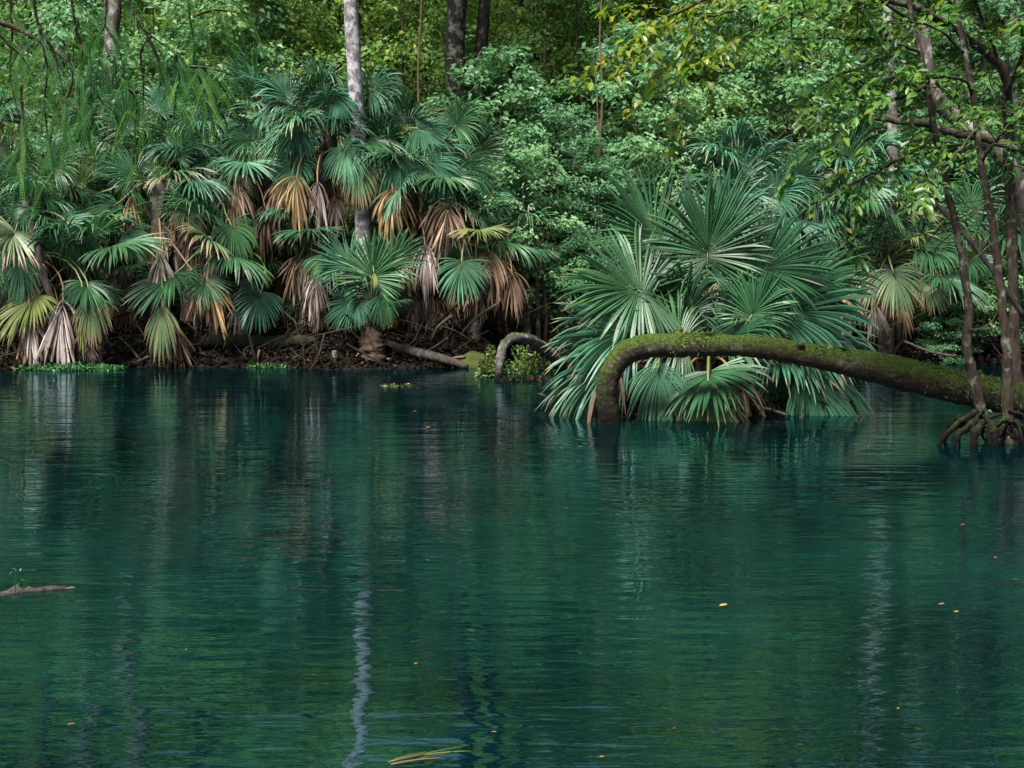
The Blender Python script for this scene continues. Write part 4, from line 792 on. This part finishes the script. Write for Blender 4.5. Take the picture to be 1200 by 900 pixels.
# ------------------------------------------------------------------ bald cypress reaching in from the left
Yc = 9.2
cb_ = np.array([-5.2, Yc + .6, 0.])
cyp = thing('bald_cypress', 'bald cypress whose feathery sprays hang into the upper left corner', 'tree', cb_)
mb = MB(); tube(mb, spline([cb_ - [0, 0, .5], cb_ + [.05, 0, 1.], cb_ + [.1, 0, 4], cb_ + [.1, .1, 9]], 20), np.linspace(.42, .16, 20), 14, rough=.05); link('trunk', mb.mesh('trunk', M['grey_bark'], True, cb_), cyp)
cyr = np.random.default_rng(90)
twigs = []
limbs = [[(-5.1, Yc + .6, 4.4), (-4., Yc + .3, 4.3), (-3., Yc, 4.05), (-2.2, Yc - .1, 3.75), (-1.6, Yc - .1, 3.45)], [(-5.1, Yc + .6, 3.9), (-4.2, Yc, 3.9), (-3.4, Yc - .3, 3.75), (-2.7, Yc - .4, 3.5)], [(-5.1, Yc + .6, 3.4), (-4.2, Yc + .3, 3.35), (-3.3, Yc + .2, 3.15), (-2.8, Yc + .2, 2.85)]]
for l in limbs:
    mb = MB(); s_ = spline(l, 24); tube(mb, s_, np.linspace(.035, .008, 24), 6, rough=.05); link('limb', mb.mesh('limb', M['brown_bark'], True, cb_), cyp)
drops = [[(123, -40), (122, 28), (106, 52), (107, 90), (107, 152)], [(122, 28), (133, 45), (141, 64), (147, 98), (148, 130)], [(138, -30), (158, 20), (176, 41), (205, 62), (222, 80)], [(34, -40), (45, 30), (62, 58), (70, 90), (78, 128), (76, 160)],
         [(218, -40), (222, 18), (227, 50), (226, 90)], [(-10, 30), (10, 52), (27, 68), (40, 90)], [(178, 42), (165, 60), (168, 100), (168, 135)], [(10, -30), (14, 40), (12, 90), (24, 150), (20, 190)], [(205, 62), (210, 85), (206, 110), (204, 140)], [(222, 78), (245, 80), (268, 86), (290, 95)],
         [(45, 30), (55, 80), (52, 120), (58, 180)], [(226, 20), (248, 12), (275, 14), (300, 24)], [(240, 78), (240, 100), (236, 125)], [(160, 20), (182, 60), (190, 90), (196, 110)], [(80, -30), (88, 30), (96, 60), (92, 110), (96, 150)], [(24, 100), (28, 150), (30, 185)], [(107, 100), (120, 120), (136, 135), (140, 165)], [(78, 60), (84, 100), (60, 150), (62, 200)], [(147, 98), (160, 120), (158, 150), (161, 200)]]
for n, dp in enumerate(drops):
    yy = Yc + cyr.uniform(-.5, .4)
    s_ = spline([P(x, y, yy + .05 * k) for k, (x, y) in enumerate(dp)], 22); mb = MB(); tube(mb, s_, np.linspace(.011, .003, 22), 5, rough=.06)
    o = link('branchlet', mb.mesh('branchlet', M['brown_bark'], True, cb_), cyp); twigs.append(s_)
PP, DD, NN = [], [], []
for s_ in twigs:
    ln = np.linalg.norm(np.diff(s_, axis=0), axis=1).sum()
    for q in range(int(5 + ln * 19)):                          # drooping needle sprays
        i_ = cyr.integers(2, 22); p0 = s_[i_]; az = cyr.uniform(0, 6.28); L_ = cyr.uniform(.14, .30)
        d = nrm(np.array([.7 * cos(az), .5 * sin(az), cyr.uniform(-1.2, -.1)]))
        ts = np.linspace(0, 1, 34); sp = p0 + d * (ts * L_)[:, None] + G * (ts ** 2 * L_ * .7)[:, None]
        tg = nrm(np.gradient(sp, axis=0)); sd2 = nrm(np.cross(tg, np.array([0, -1., .3]) + cyr.normal(0, .4, 3)))
        for sg in (-1, 1):
            PP.append(sp); DD.append(tg * .55 + sd2 * sg); NN.append(np.cross(tg, sd2))
pos = np.concatenate(PP); n = len(pos); mb = MB()
leaves(mb, pos, np.concatenate(DD), np.concatenate(NN), cyr.uniform(.014, .022, n), np.full(n, .0048), np.repeat(cyr.random(n // 34), 34), .1, .1)
tag(link('needle_foliage', mb.mesh('needle_foliage', M['cypress'], False, cb_), cyp), kind='stuff')
for (x, y) in [(160, 108), (200, 136), (150, 172), (186, 178), (238, 77), (265, 100)]:
    c = P(x, y, Yc - .1); mb = MB(); v = []
    for a_ in range(6):
        for b2 in range(8):
            th = pi * a_ / 5; ph = 2 * pi * b2 / 8; v.append(c + .013 * np.array([sin(th) * cos(ph), sin(th) * sin(ph), cos(th)]) * (1 + .08 * ((a_ + b2) % 2)))
    mb.add(np.array(v), [[a_ * 8 + b2, a_ * 8 + (b2 + 1) % 8, (a_ + 1) * 8 + (b2 + 1) % 8, (a_ + 1) * 8 + b2] for a_ in range(5) for b2 in range(8)])
    link('cone', mb.mesh('cone', M['root'], True, c), cyp, c - cb_)

# ------------------------------------------------------------------ things on the bank
def px_log(name, label, pts, mat, cat='log', group=None, n=24, sides=10, rough=.08):
    b = P(*pts[len(pts) // 2][:3]); mb = MB(); px_tube(mb, pts, n, sides, rough)
    return tag(link(name, mb.mesh(name, M[mat], True, b), None, b), label, cat, group)
px_log('curved_stump', 'bent grey stump arching out of the water beside yellow green plants', [(583, 470, 18.4, 5.5), (584, 445, 18.4, 5.2), (586, 425, 18.4, 5.4), (590, 406, 18.5, 5.8), (602, 396, 18.7, 6), (620, 398, 19., 6.5), (636, 408, 19.4, 7.5), (655, 430, 19.9, 10)], 'stump_bark', 'stump', None, 40, 11, .11)
px_log('fallen_log', 'dark rotten log lying along the bank under the palms', [(228, 402, 20.6, 7), (260, 400, 20.6, 8), (310, 402, 20.6, 8.5), (350, 400, 20.6, 8), (380, 404, 20.7, 7)], 'rot_log')
px_log('fallen_log', 'tan fallen log sloping to the water right of the stump', [(440, 398, 20.7, 4), (470, 408, 20.4, 5), (500, 416, 20.2, 6), (530, 424, 20.1, 5), (548, 430, 20., 3)], 'stick')
px_log('leaning_snag', 'weathered grey snag leaning among the left palms', [(28, 236, 20.2, 3.), (36, 262, 20.15, 4), (44, 290, 20.1, 4.6), (50, 320, 20.1, 5), (60, 348, 20.1, 4), (72, 385, 20.2, 4), (80, 425, 20.3, 5)], 'stick', 'snag')
px_log('palm_stump', 'short pale stump at the waterline below the young palm', [(436, 432, 20.1, 17), (437, 418, 20.12, 16), (436, 400, 20.15, 14), (434, 385, 20.2, 11)], 'boot', 'stump', rough=.14)
px_log('post_stump', 'small grey post standing in the water left of the stump', [(394, 434, 20.0, 3.5), (393, 420, 20.02, 3.6), (392, 411, 20.05, 3)], 'grey_bark', 'stump', None, 8, 8)
for x, y, h, r, lb in [(522, 408, 26, 4, 'tallest cypress knee by the fallen log'), (530, 410, 18, 3, 'small cypress knee right of the tallest knee'), (571, 412, 18, 4, 'cypress knee beside the bent stump')]:
    px_log('cypress_knee', lb, [(x, y + 4, 20.6, r * 1.3), (x, y - h * .5 + 4, 20.6, r), (x + 1, y - h + 8, 20.6, r * .6), (x + 1, y - h + 4, 20.6, r * .2)], 'root', 'cypress knee', 'cypress knees on the bank', 8, 8)
sticks = [((120, 350), (118, 425), 'stick', 'upright pale dead stick left of the half dead fan'), ((140, 395), (168, 428), 'stick', 'dead stick slanting to the water left of the half dead fan'), ((135, 425), (175, 418), 'stick', 'low dead stick lying along the left waterline'),
          ((160, 345), (195, 372), 'stick', 'dead stalk slanting above the half dead fan'), ((405, 365), (424, 400), 'stick', 'dead stick leaning left of the young palm'), ((425, 428), (440, 385), 'tan_bark', 'short stick beside the pale stump'),
          ((438, 395), (500, 428), 'tan_bark', 'long tan stalk sliding into the water'), ((500, 428), (545, 418), 'tan_bark', 'tan stalk lying at the end of the fallen log'), ((505, 400), (530, 370), 'stick', 'pale stick in the dark hollow, left one'), ((500, 412), (525, 396), 'stick', 'low pale stick in the dark hollow'),
          ((540, 392), (585, 355), 'stick', 'long pale stick in the dark hollow'), ((95, 300), (115, 345), 'stick', 'thin stick hanging below the left palms'), ((285, 372), (300, 425), 'root', 'dark root below the fallen log'), ((340, 408), (352, 430), 'root', 'dark root at the right end of the rotten log'), ((304, 410), (302, 428), 'tan_bark', 'small tan snag below the rotten log'),
          ((1000, 385), (1030, 420), 'stick', 'dead stick on the right bank above the log'), ((1060, 400), (1120, 418), 'stick', 'grey stick lying on the right bank'), ((870, 470), (925, 487), 'stick', 'twig in the water at the islet foot')]
for (a0, a1, mt, lb) in sticks:
    Y0 = 14.2 if 'islet' in lb else 20.1 + RNG.uniform(0, .3)
    md = ((a0[0] + a1[0]) / 2 + RNG.uniform(-4, 4), (a0[1] + a1[1]) / 2 + RNG.uniform(-4, 4))
    px_log('dead_stick', lb, [(*a0, Y0 + .2, 1.4), (*md, Y0 + .1, 1.8), (*a1, Y0, 2.)], mt, 'stick', 'dead sticks on the bank', 10, 5)

def leaf_patch(name, label, cat, mat, cx, cy, hw, hd, n, L, zmin=0., zmax=.08, mound=0., kind=None, group=None, wid=.6, up=.6):
    """a low mat of leafy growth around a pixel on the water"""
    b = W(cx, cy); r_ = RNG.uniform(0, 1, n) ** .5; a_ = RNG.uniform(0, 2 * pi, n); s_ = b[1] / F
    x = b[0] + r_ * np.cos(a_) * hw * s_; y = b[1] + r_ * np.sin(a_) * hd + RNG.normal(0, .03, n)
    cl = Wob(int(cx), 6.)(np.stack([x, y, 0 * x], -1)); k = cl > RNG.normal(-.5, .5, n); x, y, r_ = x[k], y[k], r_[k]; m_ = len(x)
    z = RNG.uniform(zmin, zmax, m_) * (1.1 - r_ * .8) + mound * np.clip(1 - r_ ** 2, 0, 1)
    mb = MB(); leaves(mb, np.stack([x, y, z], -1), RNG.normal(0, 1, (m_, 3)) + [0, 0, up * .6], RNG.normal(0, .5, (m_, 3)) + [0, -.2, 1.], RNG.uniform(.6, 1.2, m_) * L, RNG.uniform(.6, 1.1, m_) * L * wid, RNG.random(m_))
    return tag(link(name, mb.mesh(name, M[mat], False, b), None, b), label, cat, group, kind)
GW = 'floating water plants along the bank'
leaf_patch('water_plant', 'bright green floating plant mat below the left dead fans', 'water plant', 'water_plant', 84, 433, 62, .22, 1500, .06, .005, .09, 0, None, GW)
leaf_patch('water_plant', 'thin green floating plant mat below the rotten log', 'water plant', 'water_plant', 320, 430.5, 32, .10, 420, .05, .003, .05, 0, None, GW)
leaf_patch('water_plant', 'green water plants below the mossy mound', 'water plant', 'water_plant', 560, 428, 26, .15, 500, .055, .003, .08, 0, None, GW)
leaf_patch('water_plant', 'green water plants at the end of the tan log', 'water plant', 'water_plant', 488, 430, 18, .1, 160, .05, .003, .05, 0, None, GW)
leaf_patch('leaf_raft', 'raft of yellow green leaves floating off the far bank', 'leaf raft', 'shore_plant', 476, 453, 30, .14, 200, .045, .002, .015, 0, None, None, .6, .05)
leaf_patch('leaf_raft', 'brown floating scraps among the raft of yellow green leaves', 'leaf raft', 'litter', 478, 453, 26, .12, 120, .045, .004, .02, 0, None, None, .6, .1)
leaf_patch('shore_plant', 'yellow green leafy plant hugging the bent stump', 'plant', 'shore_plant', 574, 441, 14, .15, 520, .07, .0, .45, 0, 'stuff')
leaf_patch('shore_plant', 'yellow green leafy plant right of the bent stump', 'plant', 'shore_plant', 612, 436, 36, .3, 800, .07, .0, .40, 0, 'stuff')
leaf_patch('shore_plant', 'leafy sprouts at the root of the slender brown stem', 'plant', 'water_plant', 1168, 511, 22, .12, 130, .06, .02, .32)
leaf_patch('leaf_drift', 'drift of brown leaves beside the bent stump', 'leaf drift', 'litter', 625, 446, 42, .18, 420, .06, .003, .03, 0, 'stuff', None, .6, .05)
# small upright herb on the left mat, grass tuft on the mound
def tuft(name, label, px, py, n, L, wd, mat, lean=.5, cat='plant'):
    b = W(px, py); mb = MB()
    for q in range(n):
        az = RNG.uniform(0, 6.28); d = np.array([cos(az) * lean, sin(az) * lean, 1.]); ln = L * RNG.uniform(.6, 1.1)
        pts = np.stack([b + d * ln * s + G * ln * lean * s ** 2.2 * .8 for s in np.linspace(0, 1, 6)])
        sdv = nrm(np.cross(d, RNG.normal(0, 1, 3))); wv = (np.array([.6, 1, 1, .8, .5, .05]) * wd / 2)[:, None] * sdv
        v = np.empty((12, 3)); v[0::2] = pts - wv; v[1::2] = pts + wv
        mb.add(v, [[2 * k, 2 * k + 1, 2 * k + 3, 2 * k + 2] for k in range(5)], None, np.repeat(np.linspace(0, 1, 6), 2), RNG.random())
    return tag(link(name, mb.mesh(name, M[mat], False, b), None, b), label, cat)
tuft('grass_tuft', 'arching green grass tuft on the mossy mound', 556, 412, 26, .45, .018, 'water_plant', .8)
tuft('herb_sprig', 'grey green herb sprig on the left floating mat', 47, 430, 18, .24, .02, 'water_plant', .8)
# mossy mound
b = W(556, 427); b[1] = 20.4; b[2] = 0; mb = MB(); v = []
for a_ in range(10):
    for b2 in range(20):
        th = pi / 2 * a_ / 9; ph = 2 * pi * b2 / 20; v.append(b + np.array([.30 * sin(th) * cos(ph), .25 * sin(th) * sin(ph), .26 * cos(th) - .04]))
v = np.array(v); v += nrm(v - b) * (.03 * Wob(77, 9.)(v))[:, None]
mb.add(v, [[a_ * 20 + b2, a_ * 20 + (b2 + 1) % 20, (a_ + 1) * 20 + (b2 + 1) % 20, (a_ + 1) * 20 + b2] for a_ in range(9) for b2 in range(20)])
tag(link('mossy_mound', mb.mesh('mossy_mound', M['mossrock'], True, b), None, b), 'yellow green mossy mound on the bank left of the bent stump', 'mound')

# leaf litter and dead scraps over the bank (nobody could count them)
n = 26000; x = RNG.uniform(-9, 9.5, n); y = shore_y(x) + RNG.gamma(1.3, .7, n) - .12; z = ground_z(x, y) + RNG.uniform(.0, .05, n)
mb = MB(); leaves(mb, np.stack([x, y, z], -1), RNG.normal(0, 1, (n, 3)) * [1, 1, .4], RNG.normal(0, .5, (n, 3)) + [0, -.3, 1.], RNG.uniform(.05, .14, n), RNG.uniform(.02, .06, n), RNG.random(n) ** 1.4)
tag(link('leaf_litter', mb.mesh('leaf_litter', M['litter'])), 'brown leaf litter strewn over the far bank', 'leaf litter', kind='stuff')
n = 2600; x = ic[0] + RNG.normal(0, .5, n); y = ic[1] + RNG.normal(-.1, .25, n); z = .0 + RNG.uniform(0, .22, n) ** 1.2
mb = MB(); leaves(mb, np.stack([x, y, z], -1), RNG.normal(0, 1, (n, 3)), RNG.normal(0, 1, (n, 3)), RNG.uniform(.06, .25, n), RNG.uniform(.01, .03, n), RNG.random(n))
tag(link('islet_litter', mb.mesh('islet_litter', M['litter'])), 'dead leaf scraps heaped on the islet', 'leaf litter', kind='stuff')

# tangle of fine roots and dead stalks along the foot of the bank (nobody could count it)
for (nm, lb, mt, n_, rmax) in (('root_tangle', 'tangle of fine dark roots along the foot of the bank', 'root', 300, .016), ('stalk_tangle', 'tangle of grey dead leaf stalks under the palms', 'stick', 110, .010)):
    mb = MB()
    for q in range(n_):
        x = RNG.uniform(-8.2, 1.2) if RNG.random() < .72 else RNG.uniform(4.5, 8.5)
        y = float(shore_y(np.array([x]))[0]) + RNG.uniform(-.1, .9); z = float(ground_z(np.array([x]), np.array([y]))[0])
        p0 = np.array([x, y + .1, z + RNG.uniform(.05, .7)]); d = np.array([RNG.normal(0, .5), -RNG.uniform(.05, .5), -RNG.uniform(.1, .7)])
        p2 = p0 + d; p2[2] = max(p2[2], -.04); md = (p0 + p2) / 2 + RNG.normal(0, .07, 3); r = RNG.uniform(.004, rmax)
        tube(mb, spline([p0, md, p2], 6), np.linspace(r, r * .5, 6), 4, cap=False, rough=.1)
    tag(link(nm, mb.mesh(nm, M[mt], True)), lb, 'roots', kind='stuff')

# ------------------------------------------------------------------ floating things in the foreground
b = W(20, 695)
t = thing('floating_log', 'half sunken grey log with sprouts drifting at the left edge', 'log', b)
mb = MB(); s_ = spline([np.append(W(x, y, z), r) for x, y, z, r in [(-60, 706, -.008, .03), (-10, 699, -.004, .026), (30, 694, -.006, .024), (62, 691.5, -.004, .015), (82, 690, -.003, .008)]], 20); s_[:, :3] += RNG.normal(0, .004, (20, 3)); tube(mb, s_[:, :3], s_[:, 3] * RNG.uniform(.8, 1.2, 20), 10, rough=.2)
link('log', mb.mesh('log', M['stick'], True, b), t)
mb = MB(); p0 = W(18, 694, .03)
for dx, h in ((.0, .11), (.02, .05)):
    e = p0 + [dx * 2.2, 0, h]; tube(mb, spline([p0 + [dx * .3, 0, 0], (p0 + e) / 2 + [dx, 0, 0], e], 6), np.linspace(.003, .0015, 6), 4)
    k = 6; leaves(mb, e + RNG.normal(0, .012, (k, 3)), RNG.normal(0, 1, (k, 3)) + [0, 0, .3], RNG.normal(0, .5, (k, 3)) + [0, -.4, 1.], np.full(k, .022), np.full(k, .01), RNG.random(k))
link('sprout', mb.mesh('sprout', M['water_plant'], False, b), t)
b = W(505, 888); t = thing('reed_bundle', 'pale green reed stalks floating at the bottom of the picture', 'reeds', b)
for (x0, y0, x1, y1, r, mt) in [(455, 893, 550, 873, .004, 'shore_plant'), (470, 895, 540, 879, .003, 'shore_plant'), (462, 890, 500, 881, .003, 'palm_tan'), (480, 888, 552, 880, .003, 'shore_plant'), (458, 896, 518, 888, .005, 'palm_tan')]:
    mb = MB(); p0, p1 = W(x0, y0, .006), W(x1, y1, .02); tube(mb, spline([p0, (p0 + p1) / 2 + [0, RNG.normal(0, .01), .004], p1], 9), np.linspace(r, r * .4, 9), 5, rnd=RNG.random())
    link('stalk', mb.mesh('stalk', M[mt], True, b), t)
FL = [(76, 690, 'orange leaf lying on the tip of the floating log', .05), (843, 710, 'yellow leaf afloat in the middle right of the river', .045), (78, 849, 'small orange leaf afloat near the lower left corner', .03), (484, 482, 'leaf afloat just below the leaf raft, left', .04), (499, 501, 'pale leaf afloat farther below the leaf raft', .05), (702, 887, 'single orange leaf near the bottom edge', .018),
      (1126, 615, 'small orange leaf below the stilt roots', .03), (1100, 708, 'small orange leaf in the lower right water', .03), (1118, 717, 'tiny orange leaf right of the other lower right leaf', .025)]
for (x, y, lb, L) in FL:
    b = W(x, y, .012 if 'log' not in lb else .03); mb = MB(); a_ = RNG.uniform(-.5, .5)
    leaves(mb, b[None], np.array([[cos(a_), sin(a_), .05]]), np.array([[0, -.1, 1.]]), L, L * .5, np.array([RNG.random()]), .3, -.05, True)
    tag(link('fallen_leaf', mb.mesh('fallen_leaf', M['fallen'], False, b), None, b), lb, 'leaf', 'fallen leaves on the water')

# scattered specks drifting on the surface
n = 20; x0 = RNG.uniform(0, 1200, n); y0 = 445 + 450 * RNG.random(n) ** 1.6
p = np.array([W(a0, b0, .006) for a0, b0 in zip(x0, y0)]); mb = MB()
leaves(mb, p, RNG.normal(0, 1, (n, 3)) * [1, 1, .05], np.array([[0, 0, 1.]] * n), RNG.uniform(.008, .035, n), RNG.uniform(.005, .016, n), RNG.random(n), .1, 0.)
tag(link('floating_specks', mb.mesh('floating_specks', M['fallen'])), 'tiny leaf specks drifting on the river surface', 'specks', kind='stuff')
